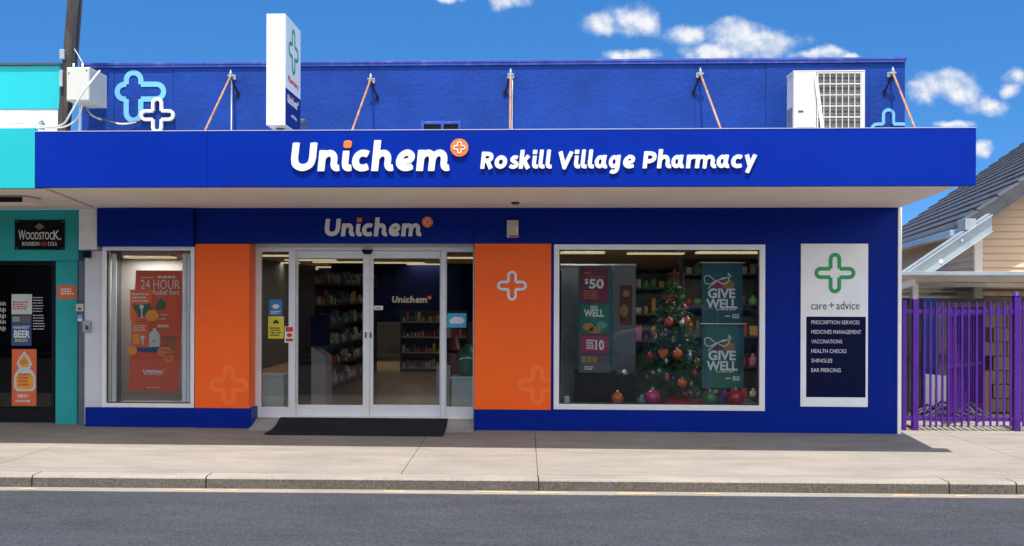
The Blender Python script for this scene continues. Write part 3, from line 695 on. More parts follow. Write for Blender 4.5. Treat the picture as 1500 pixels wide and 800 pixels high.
mb = MB(); mb.box(X0 + .05, X1 - .05, YD + .0, YD + .2, FZ - .004, FZ + .010); mb.build('door_track', M['alu'], PH)

# ------------------------------------------------------------------ neighbour with teal front
BS = thing('bottle_shop', 'teal shop front with black glass door at the far left of the row', 'building', (W(40, 600, .3)[0], 0.3, 0))
XN = -11.5
mb = MB(); q = rect(0, 95, 87, 188, 0.02); mb.box(XN, W(87, 120, .02)[0], 0.02, .25, W(40, 160, .02)[1], W(40, 96, .02)[1], .004)
mb.build('parapet', M['teal'], BS)
mb = MB(); mb.box(XN, W(89, 120, .02)[0], -0.01, .28, W(40, 96, .02)[1] + .002, W(40, 94, .02)[1] + .01); mb.build('capping', M['alu_dark'], BS)
mb = MB(); mb.box(XN, W(84, 175, .02)[0], 0.03, .25, ZS + .1, W(40, 160, .02)[1] - .002); mb.build('upper_wall', M['white_wall'], BS)
q = rect(0, 188, 51.2, 276, YF)
mb = MB(); mb.box(XN, q[1] - .003, YF + .004, YF + .08, q[2], q[3] + .004, .004); mb.build('fascia', M['teal'], BS)
mb = MB()
mb.prism([(XN, YF + .082, zf - .02), (sfl - .015, YF + .082, zf - .02), (W(140, 307, 0)[0] - .02, 0.02, ZS - .004), (W(115, 305, .2)[0], 0.2, ZS - .004), (XN, 0.2, ZS - .004)], (0, 0, .10))
mb.build('soffit', M['soffit'], BS)
mb = MB(); mb.box(XN, XF0 - .002, YF + .09, -.01, ZS + .14, ZF1 - .16); mb.build('canopy_roof', M['galv'], BS)
q = rect(0, 305, 115, 382, .2)
mb = MB(); mb.box(XN, q[1], .2, .6, q[2], ZS - .006, .003); mb.build('header', M['teal_dull'], BS)
q = rect(81.5, 382, 113.5, 618, .25)
mb = MB(); mb.box(q[0], q[1], .25, .6, 0, q[3] - .002, .003); mb.build('pilaster', M['teal_dull'], BS)
q = rect(115.5, 305, 142, 366, -.02)
mb = MB(); mb.box(q[0], q[1], -.02, .19, q[2], ZS - .006, .004); mb.build('party_wall', M['white_wall'], BS)
q = rect(124, 366, 151, 597, .05)
mb = MB(); mb.box(q[0], lx0 - .002, .05, .3, 0.02, hz0 - .05, .004); mb.build('party_wall', M['pale_grey'], BS)
q = rect(115, 382, 124.5, 620, .1)
mb = MB(); mb.box(q[0], q[1], .1, .4, 0, q[3], .004); mb.build('corner_post', M['post'], BS)
# black glazed door
q = rect(-30, 382, 81, 615, .32)
DR = MB(); frame_ring(DR, q[0], q[1], 0.02, q[3], .32, .40, .05, wb=.16); dr = DR.build('glazed_door', M['black'], BS)
pane(dr, q[0] + .05, q[1] - .05, .18, q[3] - .05, .36, 'glass_dark')
mb = MB(); mb.box(XN, q[0] - .002, .3, .6, 0, q[3]); mb.build('shopfront_wall', M['black'], BS)
mb = MB(); mb.box(XN, q[1] + .4, 2.2, 2.4, 0, 2.6); mb.box(XN, q[1] + .4, .62, 2.2, -.05, .02); mb.build('interior', M['black'], BS)
# soffit lamp
a = G(0, 283, ZS + .0); 
mb = MB(); q = rect(-20, 279, 48, 287, -1.6); mb.box(q[0], q[1], -1.75, -1.35, ZS + (zf - ZS) * .6 - .09, ZS + (zf - ZS) * .6 - .022, .004)
sl = mb.build('soffit_lamp', M['soffit']); tag(sl, 'beige box lamp under the teal canopy soffit', 'lamp', None)
mb = MB(); mb.box(q[0] + .02, q[1] - .05, -1.755, -1.752, ZS + (zf - ZS) * .6 - .085, ZS + (zf - ZS) * .6 - .03); mb.build('lens', M['black'], sl)

# ------------------------------------------------------------------ signs on the pharmacy
logo_sign('shop_sign', 'large raised white italic name with orange roundel on the blue canopy fascia', 424.9, 251.4, 30.4, YF, 0.024, M['letter_white'], M['letter_orange'])
X, Z = W(703.4, 247.7, YF); u = abs(W(704.4, 247.7, YF)[0] - X) * 19.6
t = thing('shop_sign', 'smaller raised white italic lettering right of the big name on the fascia', 'sign', (X, YF, Z))
link('lettering', stand(scaled(ME_NAME, u, 0.022 / (u * .13)), (X, YF, Z)), M['letter_white'], t)
M['letter_grey'] = mat('brushed white acrylic', (0.70, 0.70, 0.74), 0.35, 0.05)
logo_sign('shop_sign', 'raised white italic name with orange roundel on the band above the doors', 474.8, 346.2, 18.6, 0.012, 0.02, M['letter_grey'], M['letter_orange'])
# emblems
t = emblem('cross_emblem', 195.7, 134.5, 10.7, 7.4, 27.5, 44, 41, 24, -0.0005, 0.004, M['lightblue'], r=.8); tag(t, 'large light blue outlined cross on the parapet beside the grey cable box', 'emblem')
t = emblem('cross_emblem', 231.5, 169.6, 6.1, 4.7, 23.3, 23.3, 23.3, 23.3, -0.004, 0.05, M['letter_white'], bev=.006); tag(t, 'white outlined cross on the parapet overlapping the light blue one', 'emblem')
t = emblem('cross_emblem', 1301.3, 189, 7.3, 4.6, 28.5, 28.5, 28.5, 24, -0.0005, 0.004, M['lightblue'], clip=24.3); tag(t, 'light blue outlined cross on the parapet end behind the last tie rod', 'emblem')
t = emblem('cross_emblem', 750, 418.5, 5.3, 3.9, 20, 20, 20, 20, -0.0125, 0.014, M['letter_white'], bev=.003); tag(t, 'white outlined cross high on the orange panel right of the doors', 'emblem')
t = emblem('cross_emblem', 335, 564.5, 6.9, 6.2, 25.9, 25.9, 25.9, 25.9, -0.0125, 0.002, M['orange_pale']); tag(t, 'pale orange outlined cross low on the orange pillar left of the doors', 'emblem')
t = emblem('cross_emblem', 787, 564, 6.9, 6.2, 25.9, 25.9, 25.9, 25.9, -0.0125, 0.002, M['orange_pale'], clip=19.3); tag(t, 'pale orange cropped cross low on the orange panel beside the big window', 'emblem')
# care and advice board
Y = -0.016
q = rect(1173, 357, 1271.5, 596, Y)
mb = MB(); mb.box(q[0], q[1], Y, -.0005, q[2], q[3], .003)
t = tag(mb.build('service_board', M['white']), 'tall white board with green cross and list of services on the blue wall', 'sign')
mb = MB(); mb.plate(1181, 464, 1268, 582, Y - .0005, .002); mb.build('list_panel', M['navy'], t)
emblem('cross', 1223, 400, 6.3, 5.6, 27.3, 27.3, 27.3, 27.3, Y - .0004, .003, M['green'], t, g=6.6)
words('lettering', 'care', 1188, 445.8, 1211, 453.5, Y, M['ink'], t, bold=.0)
words('lettering', '+', 1214.5, 443, 1222, 451, Y, M['green'], t, bold=.02)
words('lettering', 'advice', 1225, 441.5, 1259, 453.5, Y, M['ink'], t)
for i, (s, x1) in enumerate((('PRESCRIPTION SERVICES', 1259), ('MEDICINES MANAGEMENT', 1261.5), ('VACCINATIONS', 1233.5), ('HEALTH CHECKS', 1240), ('SHINGLES', 1219), ('EAR PIERCING', 1231.5))):
    y = 469.5 + 14.0 * i; words('lettering', s, 1188.5, y, x1, y + 5.6, Y - .0025, M['letter_white'], t, th=.0015)
# blade sign on the canopy
YS = -1.9
q = rect(390, 20, 418, 183.5, YS); ln = 0.80
t = thing('blade_sign', 'tall white box sign standing end-on on the canopy with green cross', 'sign', ((q[0] + q[1]) / 2, YS + ln / 2, ZF1 - .1))
mb = MB(); mb.box(q[0], q[1], YS, YS + ln, q[2], q[3], .006); mb.build('sign_box', M['sign_white'], t)
zb = W(428, 146, YS + ln)[1] - .0; zb = (W(418, 128, YS)[1])
mb = MB(); mb.box(q[1] + .0005, q[1] + .004, YS + .012, YS + ln - .012, q[2] + .012, zb); mb.build('panel', M['sign_blue'], t)
mb = MB(); mb.box(q[1] + .0003, q[1] + .003, YS + .012, YS + ln - .012, zb + .002, q[3] - .012); mb.build('panel', M['white'], t)
for z in (q[3] - .004, q[2] + .004): pass
for ys_ in (.2, .55): mb = MB(); mb.box((q[0] + q[1]) / 2 - .04, (q[0] + q[1]) / 2 + .04, YS + ys_, YS + ys_ + .08, ZS + .3, q[2] + .002); mb.build('stand', M['alu_dark'], t)
cz = q[3] - .33
me = outline_mesh(plus_strokes(.28, .16, 1, 1, 1, 1), .235, .004, 0, res=40, r=.02)
link('cross', stand(me, (q[1] + .0032, YS + ln / 2, cz), (0, 1, 0), (0, 0, 1), (1, 0, 0)), M['green'], t)
link('lettering', fit(text_mesh('Pharmacy', .01), (q[1] + .003, YS + .12, zb + .07), (0, ln - .24, 0), (0, 0, .085), (.003, 0, 0)), M['red'], t)
lg = logo_sign('x', None, 0, 0, 0, 0, 0.004, M['letter_white'], M['letter_orange'], flat=True, origin=(q[1] + .0042, YS + .09, q[2] + .26), u=.066, ex=(0, 1, 0), ez=(0, 0, 1), en=(1, 0, 0), parent=t)
link('lettering', fit(text_mesh('roskill village'), (q[1] + .0042, YS + .28, q[2] + .12), (0, .3, 0), (0, 0, .05), (.002, 0, 0)), M['letter_white'], t)

# ------------------------------------------------------------------ canopy fittings
def tie_rod(label, bx, by, rx, ry, ywall, hanger):
    X, Z = W(bx, by, -.10)
    k = D / (D + 0)          # rod direction, from the bracket out and down to the canopy roof
    X2, Z2 = W(rx, ry, -1.25)
    dirv = Vector((X2 - X, -1.15, Z2 - Z)); A = Vector((X, -.10, Z)); B = A + dirv * 1.28
    t = thing('tie_rod', label, 'tie rod', (X, 0, Z), 'canopy tie rods along the parapet')
    mb = MB(); mb.tube([A, B], .013, 8); mb.build('rod', M['rust'], t)
    mb = MB(); mb.box(X - .04, X + .04, -.018, -.002, Z - .035, Z + .025, .004); mb.box(X - .012, X + .012, -.13, -.014, Z - .03, Z + .03, .003)
    mb.build('wall_bracket', M['galv'], t)
    mb = MB(); mb.lathe((X, -.10, Z - .015), [(.016, 0), (.016, .06), (.008, .065), (.008, .085)], 8); mb.tube([(X - .04, -.10, Z), (X + .04, -.10, Z)], .013, 8)
    mb.build('clevis_bolt', M['galv'], t)
    mb = MB(); mb.tube([(X, -.09, Z - .02), (X + (.07 if bx < 700 else -.07), -.008, Z - .21)], .011, 6); mb.box(X + (.05 if bx < 700 else -.09), X + (.09 if bx < 700 else -.05), -.012, -.002, Z - .25, Z - .19)
    mb.build('strut', M['black'], t)
    if hanger:
        mb = MB(); mb.tube([(X + hanger, -.08, Z - .02), (X + hanger, -.08, ZS + .2)], .008, 8); mb.build('hanger', M['cable'], t)
tie_rod('leftmost tie rod, rusty and grey, with thin vertical hanger beside the white cross', 338, 111, 302, 188, 0, .005)
tie_rod('thin rusty tie rod just right of the white blade sign', 543, 116, 517, 188, 0, 0)
tie_rod('rusty tie rod seen end-on at mid parapet with white hanger', 748, 109, 747, 188, 0, .02)
tie_rod('orange and grey tie rod left of the air conditioner', 1026, 108, 1055, 187, 0, 0)
tie_rod('orange rusty tie rod past the air conditioner at the parapet end', 1308, 107, 1340, 187, 0, 0)
# air conditioner
YA = -.62
q = rect(1162.5, 103, 1267, 200, YA)
t = thing('air_conditioner', 'white outdoor air conditioning unit with wire fan guard on the canopy', 'air conditioner', ((q[0] + q[1]) / 2, -.4, ZF1 - .3))
za0 = ZS + .45
bx_ = [W(1162.5, 150, YA)[0], W(1196, 150, YA)[0], W(1262, 150, YA)[0], q[1]]
mb = MB(); mb.box(q[0], q[1], YA + .02, -.28, za0, q[3] - .004, .012); mb.box(q[0] - .004, q[1] + .004, YA - .002, -.275, q[3] - .02, q[3], .008)
mb.box(q[0], bx_[1], YA, YA + .02, za0, q[3] - .02, .006); mb.box(bx_[2], q[1], YA, YA + .02, za0, q[3] - .02, .004)
mb.build('casing', M['ac_white'], t)
mb = MB()
for i in range(20): mb.box(q[0] - .004, q[0] - .0005, YA + .06, -.32, za0 + .05 + i * .032, za0 + .066 + i * .032)
mb.build('side_grille', M['alu_dark'], t)
mb = MB(); mb.plate(1166, 114, 1193, 186, YA - .0005, .004); mb.build('service_panel', M['ac_white'], t)
mb = MB(); mb.plate(1169, 162, 1177, 164.5, YA - .005, .004); mb.build('badge', M['alu_dark'], t)
mb = MB(); mb.box(bx_[1] + .002, bx_[2] - .002, YA + .012, YA + .018, za0 + .02, q[3] - .022); mb.build('coil', M['black'], t)
mb = MB()
zz = q[3] - .035
while zz > za0 + .02: mb.box(bx_[1] + .004, bx_[2] - .004, YA + .006, YA + .010, zz - .008, zz); zz -= .0165
mb.build('coil_fins', M['fibre'], t)
mb = MB()
for i in range(8):
    x = bx_[1] + .01 + (bx_[2] - bx_[1] - .02) * i / 7; mb.tube([(x, YA - .012, za0 + .02), (x, YA - .012, q[3] - .03)], .006 if i % 7 else .009, 6)
for i in range(8):
    z = q[3] - .035 - i * .128; mb.tube([(bx_[1], YA - .014, z), (bx_[2], YA - .014, z)], .0065, 6)
mb.build('fan_guard', M['ac_white'], t)
mb = MB(); a = W(1193, 112, YA - .04); b = W(1203, 190, YA - .04); mb.prism([(a[0], YA - .04, a[1]), (a[0] + .035, YA - .04, a[1]), (b[0] + .035, YA - .04, b[1]), (b[0], YA - .04, b[1])], (0, .03, 0)); mb.build('pipe_cover', M['white'], t)
for x in (q[0] + .12, q[1] - .12): mb = MB(); mb.box(x - .03, x + .03, YA + .05, -.3, ZS + .3, za0 - .001); mb.build('foot', M['black'], t)
# floodlight lying behind fascia, small bracket behind the blade sign
YQ = -1.0
q = rect(617, 177.5, 675, 195, YQ)
t = thing('floodlight', 'dark blue flat floodlight lying on the canopy near mid parapet', 'lamp', ((q[0] + q[1]) / 2, YQ, q[2]))
mb = MB(); mb.box(q[0], q[1], YQ, YQ + .22, q[3] - .035, q[3], .006); mb.build('visor', M['capping'], t)
mb = MB(); mb.box(q[0] + .02, q[1] - .02, YQ + .02, YQ + .20, q[2] - .1, q[3] - .036, .004); mb.build('housing', M['black'], t)
for x in (q[0] + .0, (q[0] + q[1]) / 2, q[1] - .03): mb = MB(); mb.box(x, x + .03, YQ - .012, YQ - .001, q[2] - .08, q[3] + .004, .003); mb.build('bracket', M['capping'], t)
q = rect(438, 175, 447, 192, -.7)
mb = MB(); mb.box(q[0], q[1], -.75, -.5, q[3] - .05, q[3], .006); mb.box(q[0] + .01, q[0] + .03, -.72, -.66, ZS + .3, q[3] - .04); tag(mb.build('junction_box', M['post']), 'small dark junction box on the canopy right behind the blade sign', 'junction box')
# alarm box, soffit sensor
q = rect(742.5, 322.5, 759.5, 348, -.05)
mb = MB(); mb.box(q[0], q[1], -.06, -.001, q[2], q[3], .008); t = tag(mb.build('alarm_box', M['box_beige']), 'small beige alarm box on the dark band above the orange panel', 'alarm box')
mb = MB(); mb.box(q[0] + .03, q[1] - .01, -.064, -.0605, q[2] + .005, q[2] + .025); mb.build('warning_strip', M['red'], t)
mb = MB(); mb.box(q[1] - .03, q[1] - .012, -.064, -.0605, q[2] + .06, q[2] + .13); mb.build('label', M['alu'], t)
xq = W(755, 296, -.75)[0]; zq = ZS + (zf - ZS) * (.75 / 2.55)
mb = MB(); mb.lathe((xq, -.75, zq - .03), [(.03, 0), (.05, .015), (.05, .029)], 16); tag(mb.build('soffit_sensor', M['alu_dark']), 'tiny round sensor on the soffit above the alarm box', 'sensor')

# ------------------------------------------------------------------ pole, cable box, cables
YP = -.55
a = W(108, -40, YP); a1 = W(107, 0, YP); b = W(90, 190, YP)
A, B = Vector((a[0], YP, a[1])), Vector((b[0], YP, b[1]))
B2 = B + (B - A) * .3
t = thing('utility_pole', 'leaning dark timber pole with a black conduit at the row junction', 'pole', B2)
dv = (A - B).normalized(); xv = Vector((1, 0, 0)); hw = .057
mb = MB(); e0 = B2; e1 = A + dv * 1.2
ang = math.atan2(dv.x, dv.z); L_ = (e1 - e0).length; c = (e0 + e1) / 2
mb.box(c.x - hw, c.x + hw, YP, YP + .14, c.z - L_ / 2, c.z + L_ / 2, .012, 0, Matrix.Rotation(ang, 3, 'Y')); mb.build('post', M['wood_dark'], t)
mb = MB(); mb.tube([e0 + Vector((hw + .02, -.0, 0)) + dv * .95, e1 + Vector((hw + .02, -.0, 0))], .022, 8); mb.tube([e0 + Vector((hw + .055, .03, 0)) + dv * .95, e1 + Vector((hw + .05, .03, 0))], .014, 8); mb.build('conduit', M['cable_dark'], t)
mb = MB(); p = W(92, 80, YP - .02); mb.box(p[0] - .03, p[0] + .03, YP - .05, YP - .002, p[1] - .06, p[1] + .06, .008); mb.build('cable_clamp', M['galv'], t); mb = MB(); p = W(90, 115, YP - .02); mb.box(p[0] - .02, p[0] + .02, YP - .04, YP - .002, p[1] - .1, p[1] + .1, .006); mb.build('cable_clamp', M['galv'], t)
YC = -.95
q = rect(97, 98, 131, 147.5, YC)
t = thing('cable_box', 'beige steel junction box mounted on the leaning pole', 'box', ((q[0] + q[1]) / 2, YC + .2, q[2]))
mb = MB(); mb.box(q[0], q[1], YC + .012, YC + .55, q[2], q[3], .008); mb.build('box', M['box_beige'], t)
mb = MB(); mb.box(q[0] + .006, q[1] - .006, YC, YC + .011, q[2] + .008, q[3] - .008, .005); o = mb.build('door', M['box_beige'], t)
for px_, py_ in ((101, 107), (127, 103)): mb = MB(); mb.disc(px_, py_, 1.0, YC - .0005, th=.006, n=8); mb.build('latch', M['alu_dark'], o)
for px_ in (108, 121): mb = MB(); p = W(px_, 93, YC + .1); mb.tube([(p[0], YC + .1, q[3] - .002), (p[0], YC + .1, q[3] + .06)], .012, 8); mb.build('gland', M['white'], t)
def cable(label, pts, r, m_, grp='cables around the pole and cable box'):
    P = [Vector((W(x, y, Y)[0], Y, W(x, y, Y)[1])) for x, y, Y in pts]
    S = [Vector(p) for p in spline([tuple(p) for p in P], False, 6)]
    mb = MB(); mb.tube(S, r, 6); return tag(mb.build('cable', m_), label, 'cable', grp)
cable('thick pale cable running diagonally across the front of the beige cable box', [(146, 104, -.75), (137, 115, -1.0), (120, 138, -1.1), (104, 165, -1.1), (92, 182, -1.0), (70, 186, -.8), (40, 181, -.6), (12, 178, -.4), (-20, 160, -.3)], .012, M['cable'])
cable('long black cable sagging along the parapet to the light blue cross', [(124, 158, -.6), (130, 167, -.4), (146, 174, -.2), (170, 181, -.06), (195, 179.5, -.03), (207, 177, -.03)], .013, M['cable_dark'])
cable('pale cable from the box bottom drooping beside the black one', [(121, 148, -.6), (126, 160, -.5), (138, 171, -.3), (158, 178, -.1), (180, 182, -.05), (200, 179, -.03)], .011, M['cable'])
cable('pale cable dropping straight down from the cable box', [(117, 148, -.7), (117.5, 165, -.7), (117, 180, -.7), (116.5, 196, -.7)], .014, M['cable'])
cable('thin grey cable curling left from under the cable box', [(120, 148, -.8), (119, 160, -.8), (114, 172, -.8), (103, 182, -.75), (88, 187, -.7), (60, 187, -.5), (30, 184, -.3), (-10, 178, -.2)], .010, M['cable'])
cable('thin grey cable sagging low across the white wall', [(-10, 165, -.1), (6, 175, -.1), (25, 182, -.15), (50, 186, -.2), (75, 187, -.3)], .008, M['cable'])
cable('short grey wire from the pole up to the box top', [(107, 68, -.55), (114, 80, -.6), (121, 92, -.7)], .005, M['cable'])
mb = MB(); q = rect(57, 175, 64, 190, -.2); mb.box(q[0], q[1], -.24, -.16, q[2], q[3] - .04, .006); mb.lathe(((q[0] + q[1]) / 2, -.2, q[3] - .04), [(.022, 0), (.03, .015), (.018, .03), (.018, .04)], 10)
tag(mb.build('cable_insulator', M['galv']), 'small grey insulator on the white wall under the teal parapet', 'insulator')

# ------------------------------------------------------------------ wall fittings and posters at the left
Y = .198
q = rect(22, 322.5, 95, 366, Y)
mb = MB(); mb.box(q[0], q[1], Y - .012, Y - .001, q[2], q[3], .003); M['sign_black'] = mat('black sign sheet', (.008, .009, .011), .5, .2, spec=.08)
t = tag(mb.build('drink_sign', M['sign_black']), 'black drink sign with red diamond on the teal header', 'sign')
Y2 = Y - .0125
M['cream_ink'] = mat('cream ink', (.72, .70, .66), .5, .05)
words('lettering', 'W', 27, 337, 37.2, 351.5, Y2, M['cream_ink'], t, bold=.008)
words('lettering', 'OODSTOC', 37.8, 340, 78, 351, Y2, M['cream_ink'], t, bold=.012)
words('lettering', 'K.', 78.5, 337.5, 89.5, 351.5, Y2, M['cream_ink'], t, bold=.008)
words('lettering', 'BOURBON', 32.5, 354.3, 57.5, 360, Y2, M['cream_ink'], t, bold=.01)
M['red_ink'] = mat('red ink', (.55, .05, .03), .5, .05)
words('lettering', 'AND', 59.3, 354.3, 68.5, 360, Y2, M['red_ink'], t, bold=.01)
words('lettering', 'COLA', 70.3, 354.3, 83.5, 360, Y2, M['cream_ink'], t, bold=.01)
mb = MB(); mb.poly([(50.5, 332), (58, 327), (65.5, 332), (58, 337)], Y2, .0015); mb.build('diamond', M['red_ink'], t)
M['diamond_green'] = mat('sign green', (.03, .22, .16), .5, .05)
mb = MB(); mb.disc(58, 332, 4, Y2 - .002, th=.0015); mb.build('badge', M['diamond_green'], t)
mb = MB()
for a_, b_ in ((25, 325), (92, 325), (25, 363.5), (92, 363.5)): mb.disc(a_, b_, .7, Y2, th=.002, n=8)
mb.build('screw', M['galv'], t)
YG = .355
M['paper_white'] = mat('flyer paper', (.55, .60, .58), .6, .05); M['paper_blue'] = mat('blue print', (.02, .07, .22), .5, .1); M['paper_orange'] = mat('orange print', (.72, .13, .04), .5, .05)
M['amber'] = mat('amber print', (.80, .33, .03), .5, .06); M['print_white'] = mat('white print', (.75, .75, .73), .55, .04); M['print_yellow'] = mat('yellow print', (.72, .66, .04), .5, .05)
def poster(name, label, x0, y0, x1, y1, Y, m_, cat='poster', th=.003):
    mb = MB(); mb.plate(x0, y0, x1, y1, Y, th); return tag(mb.build(name, m_), label, cat)
t = poster('flyer', 'pale green flyer at the top of the black glass door', 17, 431, 47, 460.5, YG, M['paper_white'])
mb = MB(); scribble(mb, 19, 441, 44, 454, YG - .003, 4); mb.build('print', M['red_ink'], t)
t = poster('beer_poster', 'dark blue poster with white and yellow words on the black glass door', 17, 474, 46, 506.5, YG, M['paper_blue'])
words('lettering', 'HARVEST', 19.5, 477.5, 43, 482, YG - .003, M['print_white'], t, bold=.01)
words('lettering', 'BEER', 20.5, 484, 44, 495, YG - .003, M['print_white'], t, bold=.03)
mb = MB(); scribble(mb, 22, 496.5, 44, 501, YG - .003, 2); mb.build('print', M['print_yellow'], t)
t = poster('drink_poster', 'tall orange poster with an amber bottle on the black glass door', 17.5, 511.5, 53.5, 594.5, YG, M['paper_orange'])
mb = MB()
mb.poly([(35.5, 514.5), (43, 524), (47, 533), (43.5, 540), (50, 546), (52, 553), (52, 568), (48, 573), (25, 573), (20.5, 568), (20.5, 553), (23, 546), (28.5, 540), (24.5, 533), (28.5, 524)], YG - .003, .0015)
mb.build('bottle_outline', M['paper_white'], t)
mb = MB(); mb.poly([(35.5, 519), (40.5, 526), (43.5, 532), (40, 538), (31, 538), (27.5, 532), (30.5, 526)], YG - .0046, .0015); mb.poly([(28, 547), (45, 547), (48.5, 552), (48.5, 566), (45, 570), (27, 570), (23.5, 566), (23.5, 552)], YG - .0046, .0015)
mb.build('bottle_picture', M['amber'], t)
mb = MB(); scribble(mb, 27, 546, 45, 566, YG - .0062, 4); scribble(mb, 30, 526, 41, 533, YG - .0062, 2); mb.build('print', M['red_ink'], t)
mb = MB(); scribble(mb, 26, 577, 46, 583, YG - .003, 1, fill=.8); scribble(mb, 23, 585.5, 45, 589.5, YG - .003, 1, fill=.8); mb.build('print', M['paper_white'], t)
t = poster('notice', 'dim dark notice between the flyer and the blue poster on the black door', 17, 462, 46, 473.5, YG, M['shop_wall'])
mb = MB(); scribble(mb, 19, 464, 30, 471, YG - .003, 3); mb.build('print', M['paper_white'], t)
mb = MB(); scribble(mb, 48.5, 434, 65, 458, YG - .0005, 6, fill=.3, th=.001); scribble(mb, 48.5, 460, 66, 484, YG - .0005, 6, fill=.3, th=.001); tag(mb.build('door_lettering', M['print_white']), 'column of small white text on the black door right of the flyers', 'lettering')
mb = MB()
for i in range(4):
    for k_ in range(5): mb.plate(0.5 + i * 2.3, 442 + k_ * 9 + i % 2, 1.3 + i * 2.3, 447.5 + k_ * 9 + (i * k_) % 3, YG - .0005, .001)
tag(mb.build('door_lettering', M['print_white']), 'white vertical bars of lettering on the black door at the picture edge', 'lettering')
t = poster('notice', 'small red notice on the teal pilaster', 84, 418, 112.5, 438, .249, M['paper_orange'], 'notice')
mb = MB(); scribble(mb, 89, 422, 109, 432, .246, 3); mb.build('print', M['print_white'], t)
q = rect(113, 445, 124, 456, .1); mb = MB(); mb.box(q[0], q[1], .06, .099, q[2], q[3], .005); t = tag(mb.build('switch_box', M['box_beige']), 'small beige switch box on the slate corner post', 'switch')
mb = MB(); mb.box(q[0] + .03, q[1] - .03, .052, .0595, q[2] + .02, q[3] - .05); mb.build('button', M['alu_dark'], t)
t = poster('sticker', 'blue and white sticker under the beige switch box', 114, 461, 120.5, 470.5, .099, M['print_white'], 'sticker')
mb = MB(); mb.plate(114, 461, 120.5, 466.5, .0955, .001); mb.build('symbol', M['lightblue'], t)
q = rect(123, 470, 134.5, 486, .05); mb = MB(); mb.box(q[0], q[1], .0, .049, q[2], q[3], .006); t = tag(mb.build('padlock_hasp', M['galv']), 'grey steel hasp on the pale pilaster beside the post', 'hasp')
mb = MB(); mb.lathe(((q[0] + q[1]) / 2 + .01, -.014, q[2] + .03), [(.018, 0), (.02, .03), (.012, .05)], 8); mb.build('padlock', M['alu_dark'], t)
q = rect(126, 368, 134.5, 378, .05); mb = MB(); mb.box(q[0], q[1], -.05, .049, q[2], q[3], .006); tag(mb.build('camera_box', M['navy']), 'small dark box tucked under the white party wall', 'camera')

# ------------------------------------------------------------------ left window display
YB1 = .30
M['banner'] = mat('orange red banner', (.66, .085, .03), .5, .05); M['banner_dark'] = mat('dark banner print', (.05, .12, .08), .5, .1)
M['banner_mid'] = mat('muted orange print', (.78, .24, .06), .5, .08)
mb = MB(); mb.poly([(199.6, 396), (270, 396.5), (261.5, 573.5), (188, 572)], YB1, .004)
t = tag(mb.build('window_banner', M['banner']), 'tall tilted orange banner hanging in the left window', 'banner')
y = YB1 - .0045
words('lettering', '24 HOUR', 206.5, 410, 263.5, 423.5, y, M['paper_white'], t, bold=.0)
words('lettering', 'Relief fort', 224, 424.5, 262.5, 432, y, M['paper_white'], t, bold=.012)
mb = MB(); scribble(mb, 231, 404, 262, 408, y, 1, fill=.8); mb.plate(207, 406, 225, 407, y, .0012); scribble(mb, 232, 458, 246, 470, y, 2, fill=.3); scribble(mb, 231, 475, 249, 480, y, 1, fill=.8); scribble(mb, 211, 547, 240, 549.5, y, 1); scribble(mb, 215, 567, 238, 568.5, y, 1); mb.build('print', M['paper_white'], t)
words('lettering', 'Unichem', 210, 541, 238.5, 546.5, y, M['letter_white'], t, bold=.03)
mb = MB(); mb.disc(241, 541.5, 1.6, y, th=.0015, n=12); mb.build('roundel', M['letter_orange'], t)
mb = MB(); mb.poly([(228, 447), (231, 441), (235, 438), (236, 436), (239, 440), (243, 443), (243, 453), (228, 453)], y, .0012)
for i in range(6): mb.plate(238 + i * 3.4, 495, 239.6 + i * 3.4, 511, y, .0012)
mb.plate(236, 492.5, 259.5, 494.5, y, .0012); mb.plate(236.5, 511.3, 258, 512.5, y, .0012); mb.build('picture', M['banner_dark'], t)
mb = MB(); mb.poly([(191, 510), (240, 508), (251, 513), (240, 517), (190, 515)], y - .0016, .0012); mb.build('table_picture', M['paper_blue'], t)
mb = MB(); mb.disc(241, 515, 11, y - .0030, 6.5, .0012); mb.disc(247, 524, 6.5, y - .0030, 6, .0012); mb.build('fruit_picture', M['amber'], t)
mb = MB(); mb.disc(241, 515, 9, y - .0044, 4.6, .0012); mb.disc(247, 524, 5, y - .0044, 4.6, .0012); mb.build('fruit_flesh', M['paper_orange'], t)
mb = MB(); 
for i in range(5): a_ = .4 + i * .6; mb.poly([(241, 515), (241 + 8 * math.cos(a_), 515 + 4 * math.sin(a_)), (241 + 8 * math.cos(a_ + .12), 515 + 4 * math.sin(a_ + .12))], y - .0058, .001)
mb.build('fruit_segment', M['paper_white'], t)
mb = MB()
mb.poly([(218.5, 508), (218.5, 490), (221.5, 485.5), (224, 485), (224, 481), (229, 481), (229, 485), (231.5, 486), (234, 491), (234, 508)], y - .0060, .0012); mb.build('bottle_picture', M['paper_white'], t)
mb = MB(); mb.disc(226, 500, 3.4, y - .0074, 2.2, .001, 10); mb.disc(222, 504, 1.6, y - .0074, th=.001, n=8); mb.build('bottle_label', M['amber'], t)
